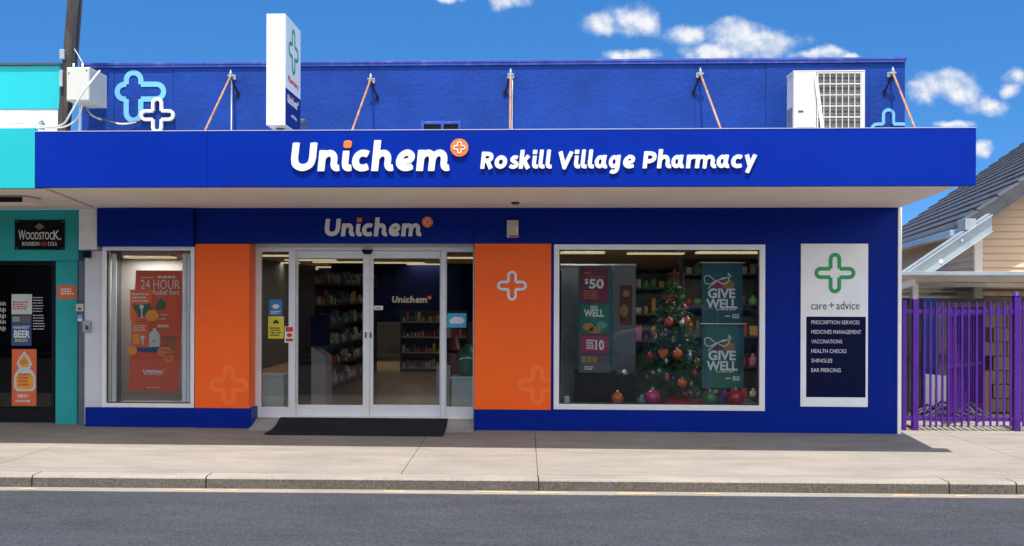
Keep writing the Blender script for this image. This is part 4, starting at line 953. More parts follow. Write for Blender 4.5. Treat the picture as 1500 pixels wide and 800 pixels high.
for k_, (x0_, y0_, x1_, y1_, lab) in enumerate(((190.5, 424.5, 223.5, 470.5, 'upper small orange flyer overlapping the tilted banner'), (192, 471.5, 218.5, 509, 'lower small orange flyer overlapping the tilted banner'))):
    Yk = YB1 - .014
    f = poster('flyer', lab, x0_, y0_, x1_, y1_, Yk, M['paper_orange'])
    mb = MB(); scribble(mb, x0_ + 3, y0_ + 4, x1_ - 3, y0_ + (19 if k_ == 0 else 14), Yk - .003, 3, fill=.55); mb.build('print', M['paper_white'], f)
    mb = MB(); mb.poly([(x0_ + 3, y0_ + 22), (x1_ - 2, y0_ + 20), (x1_ - 2, y1_ - 9), (x0_ + 12, y1_ - 6)] if k_ == 0 else [(x0_ + 3, y0_ + 18), (x0_ + 12, y0_ + 17), (x0_ + 12, y1_ - 5), (x0_ + 3, y1_ - 5)], Yk - .003, .0012); mb.build('picture', M['banner_dark'] if k_ == 0 else M['amber'], f)
    mb = MB(); cx_ = x0_ + 17; cy_ = y0_ + (25 if k_ == 0 else 23); mb.disc(cx_, cy_, 3.2, Yk - .0044, th=.001, n=14); mb.plate(cx_ - .8, cy_ + 3, cx_ + 1.2, y1_ - 4, Yk - .0044, .001); mb.build('emblem', M['paper_white'], f)
for lab, cx_, cy_, rx_, ry_, n_ in (('bright orange hexagon cutout stuck over the tilted banner', 223, 462.5, 10.5, 9.5, 6), ('round orange fruit cutout at the left edge of the banner', 194, 514, 7.2, 6.2, 16)):
    mb = MB(); mb.disc(cx_, cy_, rx_, YB1 - .022, ry_, .003, n_); tag(mb.build('fruit_cutout', M['amber']), lab, 'cutout')
mb = MB(); q = rect(150, 365, 287, 597, .95); mb.box(q[0] - .05, q[1] + .15, .95, .99, FZ, CZ - .12)
M['partition'] = mat('grey partition', (.34, .35, .36), .6, .1); tag(mb.build('display_partition', M['partition']), 'grey partition screen behind the banner in the left window', 'partition')

# ------------------------------------------------------------------ doors: stickers
YK = YD + .0395
t = poster('sticker', 'blue sticker on the left sidelight glass', 394.5, 439, 413.5, 462, YK, M['lightblue'], 'sticker'); t.data.materials[0] = mat('deep sky print', (.02, .22, .55), .5, .05)
mb = MB(); scribble(mb, 397, 455, 411, 460, YK - .003, 2); mb.disc(404, 449, 5, YK - .003, 3.4, .0012); mb.build('print', M['print_white'], t)
t = poster('sticker', 'yellow sticker below the blue one on the left sidelight', 393, 463.5, 416, 496, YK, M['print_yellow'], 'sticker')
mb = MB(); mb.poly([(400, 472), (404, 468), (408, 471), (409, 474), (400, 474)], YK - .003, .0012); scribble(mb, 396, 479, 413, 493, YK - .003, 4); mb.build('print', M['ink'], t)
t = poster('sticker', 'red and white sticker on the frame left of the sliding doors', 417, 478, 430.5, 502, YD + .0005, M['print_white'], 'sticker')
mb = MB(); mb.plate(418.5, 479, 429, 486, YD - .0028, .0012); mb.disc(424, 491, 4, YD - .0028, 3, .0012); mb.plate(418.5, 496, 429, 500, YD - .0028, .0012); mb.build('print', M['red'], t)
t = poster('sticker', 'light blue sticker on the right sidelight glass', 655, 459, 683, 480, YK, mat('cyan print', (.05, .42, .62), .5, .05), 'sticker')
mb = MB(); mb.poly([(658, 470), (665, 464), (677, 465), (681, 470), (677, 474), (660, 474)], YK - .003, .0012); mb.build('print', M['print_white'], t)
t = poster('sticker', 'small white label on the right sliding door', 548, 448, 561, 454, YD + .1295, M['print_white'], 'sticker')
mb = MB(); scribble(mb, 550, 450, 560, 453, YD + .1265, 1); mb.build('print', M['ink'], t)

# ------------------------------------------------------------------ door mats
mxa = [G(388, 636.5)[0], G(650, 637)[0]]
mb = MB()
yb = 0.26
prof = [(-.66, .006), (-.28, .008), (-.02, .034), (.2, .092), (.26, .100)]
pts = [(y, z + .010) for y, z in prof] + [(y, z) for y, z in prof[::-1]]
mb.prism([(mxa[0], y, z) for y, z in pts], (mxa[1] - mxa[0], 0, 0))
t = tag(mb.build('door_mat', M['mat']), 'wide black ribbed mat on the pavement outside the sliding doors', 'mat')
mb = MB(); a = G(440, 594, FZ); b = G(645, 594, FZ); mb.box(a[0] - .1, b[0] + .1, .62, 1.35, FZ + .001, FZ + .012); tag(mb.build('door_mat', M['mat']), 'dark mat on the shop floor just inside the sliding doors', 'mat')

# ------------------------------------------------------------------ shop interior
M['display_panel_light'] = emit_mat('display lamp panel', (1.0, 0.92, 0.78), 15.0)
M['lamp_panel'] = emit_mat('lamp panel', (1.0, 0.88, 0.68), 4.2)
def lamp_fit(x, y, half, z, lab, lm='lamp_panel'):
    mb = MB(); mb.box(x - half, x + half, y - .16, y + .16, z - .012, z - .001, .003); o = tag(mb.build('ceiling_lamp', M['white']), lab, 'ceiling lamp', 'strip lamps on the shop ceiling')
    mb = MB(); frame_ring_xy(mb, x - half, x + half, y - .16, y + .16, z - .036, z - .0125, .008); mb.build('diffuser', M['lamp'], o)
    mb = MB(); mb.box(x - half + .03, x + half - .03, y - .11, y + .11, z - .018, z - .0125); mb.build('light_panel', M[lm], o)
def frame_ring_xy(mb, x0, x1, y0, y1, z0, z1, w):
    mb.box(x0, x0 + w, y0, y1, z0, z1); mb.box(x1 - w, x1, y0, y1, z0, z1); mb.box(x0 + w - .001, x1 - w + .001, y0, y0 + w, z0 + .0005, z1 - .0005); mb.box(x0 + w - .001, x1 - w + .001, y1 - w, y1, z0 + .0005, z1 - .0005)
def lamp_at(px, py, half, lab, Y=None):
    if Y is None: x, y = G(px, py, CZ - .05); lamp_fit(x, y, half, CZ, lab)
    else: x, z = W(px, py, Y); lamp_fit(x, Y, half, z + .03, lab, 'display_panel_light')
lamp_at(845, 371, .36, 'strip lamp seen at the top left of the big window', 1.0)
lamp_at(1066, 371, .40, 'strip lamp seen at the top right of the big window', 1.0)
lamp_at(220, 378, .30, 'strip lamp hung at the top of the left window', .62)
for px_, py_, h_, lab in ((400, 377, .5, 'nearest strip lamp in the left sidelight'), (398, 387, .6, 'middle strip lamp in the left sidelight'), (404, 395, .6, 'farthest strip lamp in the left sidelight'), (500, 386, .6, 'strip lamp at top right of the left sliding door'),
        (585, 387, .55, 'nearest strip lamp in the right sliding door'), (600, 393, .6, 'strip lamp second in depth through the right sliding door'), (569, 396.5, .8, 'farthest strip lamp in the right sliding door'), (672, 380, .4, 'near strip lamp in the right sidelight'), (672, 391, .7, 'far strip lamp in the right sidelight'), (455, 383, .5, 'strip lamp at the top left of the left sliding door above the shelving'), (622, 389, .4, 'strip lamp at the right edge of the right sliding door'), (552, 391, .45, 'strip lamp at the left edge of the right sliding door'), (470, 393, .7, 'far strip lamp over the long shelving'), (960, 374, .45, 'strip lamp behind the tip of the christmas tree')):
    lamp_at(px_, py_, h_, lab)
PC = [(.45, .07, .05), (.07, .22, .45), (.60, .55, .45), (.14, .34, .14), (.60, .36, .09), (.60, .60, .62), (.24, .08, .28), (.10, .10, .12), (.50, .18, .30), (.62, .58, .5)]
PM = [mat('packet print', c, .5, .35, 30) for c in PC]
P_MESH = []
def pm(kind, m_):
    mb = MB()
    if kind == 0: mb.box(-.5, .5, -.5, .5, 0, 1, .04)
    elif kind == 1: mb.lathe((0, 0, 0), [(.42, 0), (.5, .05), (.5, .62), (.2, .78), (.2, .95), (.16, 1.0)], 10)
    else: mb.lathe((0, 0, 0), [(.5, 0), (.5, .8), (.45, .82), (.45, 1.0)], 10)
    me = bpy.data.meshes.new('packet'); mb.bm.to_mesh(me); mb.bm.free(); me.materials.append(m_); return me
for kd in range(3):
    for m_ in PM: P_MESH.append((('packet', 'bottle', 'jar')[kd], pm(kd, m_)))
def stock(A, Bv, out, n, z, wmax, hmax, label, grp, kinds=(0, 1, 2)):
    A, Bv = Vector(A), Vector(Bv); d = (Bv - A); L_ = d.length; d.normalize(); ang = math.atan2(d.y, d.x)
    for i in range(n):
        nm, me = random.choice([p for p in P_MESH if ('packet', 'bottle', 'jar').index(p[0]) in kinds])
        o = bpy.data.objects.new(nm, me); COL.objects.link(o)
        p = A + d * (L_ * (i + .5) / n); o.location = (p.x + out[0] * .1, p.y + out[1] * .1, z)
        w_ = L_ / n * random.uniform(.55, .97); h_ = hmax * random.choice((.35, .42, .5, .55, .62, .75, .9)) * random.uniform(.9, 1.1)
        o.scale = (min(w_, wmax), .10, h_); o.rotation_euler = (0, 0, ang)
        tag(o, label % nm, nm, grp)
def shelving(name, label, A, Bv, out, z0, z1, n, m_, depth=.34, back=True):
    A, Bv = Vector((*A, 0)), Vector((*Bv, 0)); d = (Bv - A).normalized(); o_ = Vector((*out, 0)).normalized()
    t = thing(name, label, 'shelving', (A + Bv) / 2 + Vector((0, 0, z0)))
    def bar(a, b, w0, w1, za, zb_): 
        mb.prism([a + o_ * w0 + Vector((0, 0, za)), b + o_ * w0 + Vector((0, 0, za)), b + o_ * w1 + Vector((0, 0, za)), a + o_ * w1 + Vector((0, 0, za))], (0, 0, zb_ - za))
    mb = MB(); bar(A, Bv, -.03, 0, z0, z1); mb.build('back_panel', M['shelf_dark'], t)
    zs = [z0 + .08 + (z1 - z0 - .3) * i / (n - 1) for i in range(n)]
    for z in zs:
        mb = MB(); bar(A, Bv, .001, depth, z - .025, z); mb.build('shelf', m_, t)
    mb = MB(); bar(A - d * .03, A - d * .001, -.03, depth, z0, z1); bar(Bv + d * .001, Bv + d * .03, -.03, depth, z0, z1); mb.build('end_panel', M['shelf_dark'], t)
    return zs
random.seed(5)
# gondola facing the doors
q = rect(588, 455, 646, 545, 8.6)
zs = shelving('gondola', 'low white-shelved gondola of packets facing the right sliding door', (q[0], 8.95), (q[1] + .5, 8.95), (0, -1), FZ, q[3], 4, M['shelf_white'])
for i, z in enumerate(zs): stock((q[0], 8.78, 0), (q[1] + .5, 8.78, 0), (0, -1), 17, z + .001, .09, .2, 'small %s on ' + ('the bottom', 'the second lowest', 'the second highest', 'the top')[i] + ' shelf of the low gondola', 'goods on the low gondola, shelf %d' % i)
# long wall shelving seen through the left door leaf
A_, B_ = (-3.42, 2.6), (-3.3, 8.6); on = (1, -.06)
zs = shelving('wall_shelving', 'long dark shelving run receding behind the left sliding door', A_, B_, on, FZ, 2.05, 6, M['shelf_dark'])
for i, z in enumerate(zs): stock((A_[0] + .14, A_[1], 0), (B_[0] + .14, B_[1], 0), on, 28, z + .001, .2, .24, 'small %s on shelf row ' + ('one', 'two', 'three', 'four', 'five', 'six')[i] + ' from the floor of the long dark shelving', 'goods on the long dark shelving, row %d' % i)
# shelving behind the big window display
q = rect(1003, 395, 1112, 590, 2.6)
zs = shelving('wall_shelving', 'dark shelving of bags and packets behind the poster pair in the big window', (q[0], 2.95), (q[1], 2.95), (0, -1), FZ, 2.2, 5, M['shelf_dark'])
for i, z in enumerate(zs): stock((q[0], 2.8, 0), (q[1], 2.8, 0), (0, -1), 8, z + .001, .16, .26, 'dim %s on shelf ' + ('one', 'two', 'three', 'four', 'five')[i] + ' from the floor behind the poster pair', 'goods behind the poster pair, row %d' % i)
q = rect(930, 400, 1000, 590, 3.2)
zs = shelving('wall_shelving', 'dark shelving of packets behind the christmas tree', (q[0], 3.5), (q[1] - .03, 3.5), (0, -1), FZ, 2.0, 5, M['shelf_dark'])
for i, z in enumerate(zs[2:]): stock((q[0], 3.36, 0), (q[1] - .03, 3.36, 0), (0, -1), 6, z + .001, .16, .24, 'dim %s on the ' + ('middle', 'second highest', 'top')[i] + ' shelf behind the christmas tree', 'goods behind the tree, row %d' % i)
# shop name on the back wall
YW = 12.0
q = rect(560, 424, 690, 458, YW); mb = MB(); mb.box(q[0] - 1.2, q[1] + .4, YW, YW + .1, FZ + .9, CZ - .004); t = tag(mb.build('counter_bulkhead', M['navy']), 'navy bulkhead wall deep inside the shop', 'bulkhead')
mb = MB(); mb.box(q[0] - 1.2, q[1] + .4, YW - .2, YW + .1, FZ, FZ + .899, .01); mb.build('counter', M['shelf_dark'], t)
logo_sign('shop_sign', 'small white italic name on the navy bulkhead deep inside the shop', 574, 443.5, 6.8, YW, .02, M['letter_white'], M['letter_orange'])
# display stand, planter boxes, mascot-free goods near the glass
q = rect(456, 508, 477.5, 563, 1.9); pa = W(456, 508, 1.9); pb = W(477.5, 524, 1.9)
M['grey_card'] = mat('grey card', (.34, .34, .36), .6, .06)
mb = MB(); mb.prism([(q[0], 1.9, FZ), (q[1], 1.9, FZ), (q[1], 1.9, pb[1]), (q[0], 1.9, pa[1])], (0, .5, 0)); t = tag(mb.build('display_stand', M['grey_card']), 'pale slanted display stand inside the left sliding door', 'display stand')
mb = MB(); q2 = rect(455, 462, 478, 507, 2.0); mb.box(q2[0], q2[1], 2.0, 2.3, q2[2], q2[3]); mb.build('header_box', M['navy'], t)
M['frost'] = mat('frosted acrylic', (.50, .54, .52), .5, .05)
for lab, x0_, y0_, x1_, y1_, yy, m_ in (('pale square planter behind the left sidelight', 382, 549, 416, 600, .62, 'frost'), ('pale acrylic box behind the right sidelight', 661, 552, 694, 600, .60, 'frost'), ('white plastic bin standing left of the pale box by the right sidelight', 639, 537, 658, 592, 1.25, 'grey_card')):
    q = rect(x0_, y0_, x1_, y1_, yy); mb = MB()
    mb.box(q[0], q[1], yy, yy + .3, FZ, q[3], .012); o = tag(mb.build('storage_box', M[m_]), lab, 'box')
    mb = MB(); mb.box(q[0] - .008, q[1] + .008, yy - .008, yy + .308, q[3] - .035, q[3] + .004, .006); mb.build('rim', M[m_], o)
M['leaf'] = mat('fir green', (.025, .11, .04), .6, .5, 30); M['leaf2'] = mat('bottle green', (.02, .14, .06), .4, .2, 8)
q = rect(672, 505, 694, 552, .66)
mb = MB(); c_ = ((q[0] + q[1]) / 2 + .02, .75, q[2]); h_ = q[3] - q[2]
mb.lathe(c_, [(.10, 0), (.135, h_ * .2), (.14, h_ * .5), (.12, h_ * .75), (.07, h_ * .9), (.03, h_)], 14); o = tag(mb.build('gift_bag', M['leaf2']), 'green gift bag sitting on the pale box behind the right sidelight', 'bag')
mb = MB(); mb.tube([(c_[0] - .1, .66, c_[2] + h_ * .55), (c_[0], .62, c_[2] + h_ * .6), (c_[0] + .1, .66, c_[2] + h_ * .55)], .014, 6); mb.build('ribbon', M['print_white'], o)
q = rect(656, 482, 676, 536, 1.5)
mb = MB(); cx_ = (q[0] + q[1]) / 2; mb.lathe((cx_, 1.6, FZ), [(.12, 0), (.13, .3), (.15, .55), (.10, .8), (.06, .9), (.02, q[3] - FZ)], 12); o = tag(mb.build('wrapped_gift', M['red']), 'tall dark red wrapped gift behind the right sidelight', 'gift'); o.data.materials[0] = mat('dark red wrap', (.12, .012, .012), .4, .2)
mb = MB(); mb.lathe((cx_, 1.6, FZ + .77), [(.11, 0), (.115, .02), (.11, .04)], 12); mb.build('ribbon', M['black'], o)

# ------------------------------------------------------------------ big window display
YT = .80; ZT = wz0 + .032
t = thing('christmas_tree', 'decorated green christmas tree with red skirt in the big window', 'christmas tree', (W(985, 585, YT)[0], YT, ZT))
XT = W(985, 585, YT)[0]; ztop = W(986, 404, YT)[1]; zlow = W(985, 572, YT)[1]
mb = MB(); mb.tube([(XT, YT, ZT + .02), (XT, YT, ztop)], .022, 8, 0, .006); mb.build('trunk', mat('brown trunk', (.05, .03, .02), .8, .3), t)
mb = MB(); 
mb.lathe((XT, YT, ZT), [(.42, 0), (.43, .012), (.30, .05), (.13, .085), (.06, .09)], 28); mb.build('tree_skirt', mat('red felt', (.36, .012, .016), .9, .15, 10, .3, 60), t)
random.seed(21)
mb = MB()
tiers = 21; RB = .57
for i in range(tiers):
    f_ = i / (tiers - 1); z = zlow + .06 + (ztop - zlow - .10) * f_; rad = RB * (1 - f_) ** .85 + .045
    nb = int(15 - 9 * f_)
    for j in range(nb):
        a_ = 2 * math.pi * (j + random.random() * .7) / nb + i * .7; l_ = rad * random.uniform(.78, 1.1)
        dv_ = Vector((math.cos(a_), math.sin(a_), -.28 + random.uniform(-.1, .12))).normalized(); base = Vector((XT, YT, z + .06))
        sidev = dv_.cross(Vector((0, 0, 1))).normalized()
        k_ = max(8, int(l_ / .0105))
        for s_ in range(k_):
            u_ = (s_ + random.random()) / k_
            if u_ < .12: continue
            p = base + dv_ * (l_ * u_) + Vector((0, 0, -.05 * u_ * u_))
            spread = (.055 + .03 * (1 - u_))
            for side in (-1, 1, 0):
                nd = (dv_ * random.uniform(.3, .8) + sidev * side * random.uniform(.5, 1.0) + Vector((0, 0, random.uniform(-.25, .55)))).normalized()
                ln_ = spread * random.uniform(.6, 1.25); wv = nd.cross(Vector((random.random() - .5, random.random() - .5, random.random() - .5))).normalized() * .0045
                f = mb.bm.faces.new([mb.bm.verts.new(p - wv), mb.bm.verts.new(p + nd * ln_), mb.bm.verts.new(p + wv)]); f.material_index = 0 if random.random() < .7 else 1
mb.build('crown', [M['leaf'], mat('pale fir green', (.045, .16, .06), .6, .4, 30)], t)
M['b_red'] = mat('red bauble', (.50, .02, .015), .2, .1, coat=.5); M['b_orange'] = mat('orange bauble', (.65, .12, .02), .25, .1, coat=.5); M['b_pink'] = mat('magenta bauble', (.55, .03, .16), .25, .1, coat=.5)
M['b_teal'] = mat('teal bauble', (.08, .26, .30), .3, .15, metal=.3); M['b_green'] = mat('green bauble', (.06, .24, .08), .3, .1, coat=.5); M['b_silver'] = mat('silver bauble', (.55, .58, .60), .25, .1, metal=.6)
def bauble(label, px_, py_, r_, Y, m_, shape='ball', grp='ornaments hung on the christmas tree', cap=True):
    X, Z = W(px_, py_, Y); rr = abs(W(px_ + 1, py_, Y)[0] - X) * r_
    mb = MB()
    if shape == 'ball': prof = [(max(.02 * rr, rr * math.sin(math.pi * i / 12)), -rr * math.cos(math.pi * i / 12)) for i in range(13)]
    elif shape == 'drop': prof = [(.03 * rr, -1.5 * rr), (.35 * rr, -1.1 * rr), (.8 * rr, -.5 * rr), (rr, 0), (.85 * rr, .5 * rr), (.5 * rr, .9 * rr), (.1 * rr, 1.15 * rr)]
    elif shape == 'lantern': prof = [(.3 * rr, -1.3 * rr), (.8 * rr, -1.2 * rr), (.8 * rr, .9 * rr), (.3 * rr, 1.2 * rr)]
    elif shape == 'heart':
        pts = [(0, -1.1), (.6, -.4), (1.0, .2), (.85, .75), (.45, .9), (0, .6), (-.45, .9), (-.85, .75), (-1.0, .2), (-.6, -.4)]
        mb.prism([(X + a * rr, Y - .02, Z + b * rr) for a, b in pts], (0, .04, 0)); prof = None
    if prof: mb.lathe((X, Y, Z), prof, 18)
    o = tag(mb.build('bauble', M[m_]), label, 'bauble', grp)
    if cap:
        mb = MB(); top = {'ball': 1, 'drop': 1.1, 'lantern': 1.2, 'heart': .75}[shape] * rr
        mb.lathe((X, Y, Z + top - .004), [(.006 + rr * .15, 0), (.006 + rr * .15, .012), (.003, .02)], 10); mb.build('cap', M['b_silver'], o)
FT = YT - .30
for a in (('red bauble high on the left side of the tree', 980.4, 472, 7, FT + .06, 'b_red', 'ball'), ('long red drop bauble high on the right side of the tree', 1007, 470, 5.4, FT + .10, 'b_orange', 'drop'), ('silver teardrop ornament high on the tree right of centre', 999, 473.5, 4.6, FT + .05, 'b_silver', 'drop'),
          ('orange heart ornament at mid height left of the tree centre', 971.3, 517.5, 7.5, FT - .02, 'b_orange', 'heart'), ('orange bauble at the middle of the tree', 992.7, 518.7, 7.2, FT - .06, 'b_orange', 'ball'), ('dark red bauble on the far left branch at mid height', 952.7, 521, 5.4, FT + .14, 'b_red', 'ball'),
          ('pale pink drop ornament on the right side at mid height', 1010.3, 521, 4, FT + .08, 'b_silver', 'drop'), ('large orange bauble low on the tree above the skirt', 999.2, 560.8, 7.4, FT - .12, 'b_orange', 'ball'), ('magenta drop bauble low on the right branches', 1017.2, 546, 4.6, FT + .04, 'b_pink', 'drop'),
          ('pink lantern ornament low left of the tree centre', 976.8, 553, 4.2, FT - .1, 'b_pink', 'lantern'), ('small teal bauble low on the left branches', 965.8, 544.5, 3.8, FT, 'b_teal', 'ball'), ('teal bauble hanging from the lowest right branch', 1022.2, 577, 5.6, FT + .02, 'b_teal', 'ball'),
          ('small red bauble near the top of the tree on the right', 1002.5, 450.5, 3.4, FT + .16, 'b_red', 'drop'), ('small silver ornament left of the orange middle bauble', 975.8, 529, 3.2, FT - .04, 'b_silver', 'drop'), ('small silver drop on the left branch below the dark red bauble', 957.5, 546, 3, FT + .05, 'b_silver', 'drop'),
          ('tiny silver ornament near the tree top right of the red bow', 994, 451, 2.6, FT + .2, 'b_silver', 'lantern'), ('tiny red ornament left of the silver teardrop', 970.5, 491, 2.4, FT + .06, 'b_red', 'lantern'), ('tiny silver ornament on the tree below the high red bauble', 986.5, 497.5, 3, FT, 'b_silver', 'lantern'),
          ('tiny white ornament on the left edge above the heart', 961, 494, 2.4, FT + .12, 'b_silver', 'lantern'), ('tiny teal ornament high on the left near the red bow', 981, 452, 2.2, FT + .2, 'b_teal', 'ball'), ('tiny orange ornament on the right edge below the pale pink drop', 1023, 529, 2.6, FT + .1, 'b_orange', 'ball'),
          ('tiny silver ornament right of the large low orange bauble', 1012.5, 563, 2.6, FT - .02, 'b_silver', 'ball'), ('tiny pink ornament high on the left edge', 969, 469, 2.6, FT + .14, 'b_pink', 'ball'), ('tiny red ornament left of the pink lantern', 947.5, 553, 2.6, FT + .1, 'b_red', 'ball')):
    bauble(*a)
random.seed(33)
for i in range(16):
    yy_ = 440 + 125 * ((i + .5) / 16); hw_ = 6 + (yy_ - 410) * .24
    bauble('tiny pale glinting trinkets scattered through the branches of the tree', 985 + random.uniform(-1, 1) * hw_, yy_, random.uniform(1.3, 2.1), FT + .12 - (yy_ - 440) * .001, 'b_silver', random.choice(['drop', 'lantern', 'ball']), 'tiny trinkets in the tree', False)
YL = .34
for lab, px_, py_, r_, m_ in (('teal bauble on the window platform beside the magenta one', 940, 578, 6, 'b_teal'), ('large magenta bauble on the window platform left of the tree skirt', 956.3, 580.5, 11.5, 'b_pink'), ('large green bauble on the window platform right of the tree', 1040, 584, 10.6, 'b_green'), ('large red bauble on the window platform under the poster pair', 1077.5, 584, 12, 'b_red'), ('large orange bauble on the window platform in front of the black cabinet', 904.5, 585, 9.2, 'b_orange')):
    rr = abs(W(px_ + 1, py_, YL)[0] - W(px_, py_, YL)[0]) * r_
    X = W(px_, py_, YL)[0]; zc = W(px_, py_, YL)[1]
    yy = YL
    mb = MB(); mb.lathe((X, yy, ZT + rr), [(max(.02 * rr, rr * math.sin(math.pi * i / 14)), -rr * math.cos(math.pi * i / 14)) for i in range(15)], 22); o = tag(mb.build('bauble', M[m_]), lab, 'bauble', 'large baubles on the window platform')
    mb = MB(); mb.lathe((X, yy, ZT + 2 * rr - .004), [(.02, 0), (.02, .02), (.004, .03)], 10); mb.build('cap', M['b_silver'], o)
mb = MB(); X, Z = W(987.5, 402, YT)
pts = []
for i in range(10): r_ = (.085 if i % 2 == 0 else .032); a_ = math.pi / 2 + math.pi * i / 5; pts.append((X + r_ * math.cos(a_), YT - .02, Z + r_ * math.sin(a_)))
mb.prism(pts, (0, .03, 0)); tag(mb.build('star_topper', M['b_red']), 'red star on the tip of the christmas tree', 'star')
mb = MB(); X, Z = W(980, 436, FT + .2)
for sx in (-1, 1): mb.prism([(X, FT + .2, Z), (X + sx * .075, FT + .18, Z + .035), (X + sx * .08, FT + .18, Z - .02)], (0, .02, 0)); mb.prism([(X, FT + .2, Z), (X + sx * .02, FT + .19, Z - .07), (X + sx * .045, FT + .19, Z - .065)], (0, .012, 0))
mb.lathe((X, FT + .2, Z - .015), [(.01, 0), (.016, .012), (.01, .03)], 8); tag(mb.build('bow', M['b_red']), 'red ribbon bow near the top of the tree', 'bow')
# hanging posters
M['p_teal'] = mat('teal poster', (.010, .10, .13), .5, .1); M['p_green'] = mat('green poster', (.012, .15, .10), .5, .12); M['p_maroon'] = mat('maroon poster', (.16, .012, .05), .5, .1); M['p_pink'] = mat('pink poster', (.34, .025, .10), .5, .1)
M['p_white'] = mat('poster white', (.80, .82, .82), .55, .04); M['p_orange'] = mat('poster orange', (.55, .14, .03), .5, .1); M['p_brown'] = mat('poster brown', (.36, .20, .05), .5, .15)
YP2 = .42
for lab, x0_, y0_, x1_, y1_ in (('upper teal gift poster with white ribbon hanging right of the tree', 1028, 385.5, 1087.5, 473.5), ('lower teal gift poster with white ribbon hanging right of the tree', 1028.5, 475, 1089.5, 568.5)):
    up = y0_ < 400
    t = poster('hanging_poster', lab, x0_, y0_, x1_, y1_, YP2, M['p_teal'])
    y = YP2 - .0035; dx = x0_ - 1028; dy = y0_ - 385.5 + (0 if up else 1.5)
    mb = MB(); mb.plate(x0_ + 7, y0_ + 1, x1_ - 9, y1_ - 1, y, .001); mb.plate(x0_ + 7, y1_ - 20, x1_ - 1, y1_ - 1, y - .0012, .001); mb.build('band', M['p_green'] if not up else M['p_teal'], t)
    words('lettering', 'GIVE', 1037 + dx, 422.5 + dy, 1077 + dx, 437 + dy, y - .0024, M['p_white'], t, bold=.035)
    words('lettering', 'WELL', 1034.5 + dx, 437 + dy + 1, 1080 + dx, 452 + dy, y - .0024, M['p_white'], t, bold=.035)
    mb = MB(); mb.disc(1052 + dx, 418 + dy, 8.5, y - .0014, 7.5, .0008, 18); mb.build('fruit_picture', M['p_maroon'] if not up else M['p_pink'], t)
    mb = MB(); mb.disc(1067 + dx, 417 + dy, 9, y - .0020, 7, .0008, 18); mb.build('biscuit_picture', M['p_brown'], t)
    def rib(pp): 
        P = [Vector((W(a + dx, b + dy, y)[0], y - .004, W(a + dx, b + dy, y)[1])) for a, b in pp]; mb.tube([Vector(v) for v in spline([tuple(v) for v in P], False, 6)], .0065, 6)
    mb = MB(); rib([(1047, 411), (1038, 404), (1032, 406), (1033, 414), (1040, 416), (1050, 411), (1062, 408), (1070, 405), (1066, 400)]); rib([(1050, 412), (1041, 419), (1037, 423)]); rib([(1051, 412), (1060, 416), (1067, 412), (1066, 407), (1056, 408)]); rib([(1066, 404), (1069, 401)]); mb.build('ribbon_print', M['p_white'], t)
    words('lettering', 'EGS', 1073 + dx, 460 + dy, 1083 + dx, 466.5 + dy, y - .0024, M['p_white'], t, bold=.03)
    mb = MB(); scribble(mb, 1049 + dx, 452.8 + dy, 1081 + dx, 454.6 + dy, y - .0024, 1, fill=.8, th=.0008); mb.plate(1062 + dx, 462.5 + dy, 1070 + dx, 464 + dy, y - .0024, .0008); mb.build('print', M['p_white'], t)
    mb = MB(); X0, X1, Z0, Z1 = rect(x0_, y0_, x1_, y1_, YP2); mb.box(X0 - .03, X1 + .03, YP2 - .006, YP2 + .006, Z1 + .001, Z1 + .012); mb.build('hanging_rail', M['alu'], t)
mb = MB(); mb.plate(847.5, 390, 896, 546, YP2 + .006, .002)
t = tag(mb.build('hanging_poster', M['p_teal']), 'long teal backing strip hanging behind the maroon gift card poster', 'poster')
for lab, y0_, y1_, m_ in (('maroon price poster at the top of the left hanging strip', 392.5, 444, 'p_maroon'), ('green food poster in the middle of the left hanging strip', 445, 492, 'p_green'), ('pink price poster low on the left hanging strip', 493, 518, 'p_pink'), ('small dark photo poster at the foot of the left hanging strip', 519, 545, 'shop_wall')):
    t = poster('hanging_poster', lab, 850, y0_, 891.5, y1_, YP2, M[m_]); y = YP2 - .0035
    if m_ == 'p_maroon':
        words('lettering', '$', 856.5, 408, 862, 417, y, M['p_white'], t, bold=.02); words('lettering', '50', 863, 408.5, 884.5, 423, y, M['p_white'], t, bold=.035)
        words('lettering', 'CHRISTMAS', 859, 404, 884, 407, y, M['p_orange'], t, bold=.01)
        mb = MB(); scribble(mb, 856, 398, 868, 402, y, 1, fill=.8); scribble(mb, 855, 425, 880, 438, y, 4, fill=.7); mb.build('print', M['p_orange'], t)
    elif m_ == 'p_green':
        words('lettering', 'FEEL', 865, 448, 877.5, 455, y, M['p_white'], t, bold=.01); words('lettering', 'WELL', 855.5, 453.5, 884.5, 464, y, M['p_white'], t, bold=.03)
        mb = MB(); mb.disc(862, 479, 8, y, 6, .001); mb.disc(872, 484, 9, y, 5, .001); mb.build('food_picture', M['p_brown'], t)
        mb = MB(); mb.disc(882, 476, 7.5, y - .0012, 5.5, .001); mb.build('cake_picture', mat('pale green print', (.12, .30, .24), .5, .2, 40), t)
        mb = MB(); mb.plate(851, 489, 891, 491.5, y, .001); mb.build('band', M['p_maroon'], t)
    elif m_ == 'p_pink':
        words('lettering', '10', 872, 498, 885, 513, y, M['p_white'], t, bold=.035); mb = MB(); scribble(mb, 859, 497, 871, 512, y, 4, fill=.7); mb.build('print', M['p_white'], t)
    else:
        mb = MB()
        for i in range(3): mb.plate(852 + i * 8, 522, 858.5 + i * 8, 531, y, .001)
        mb.build('photo_print', M['p_brown'], t); mb = MB(); scribble(mb, 856, 536, 872, 542, y, 2); mb.build('print', M['p_white'], t)
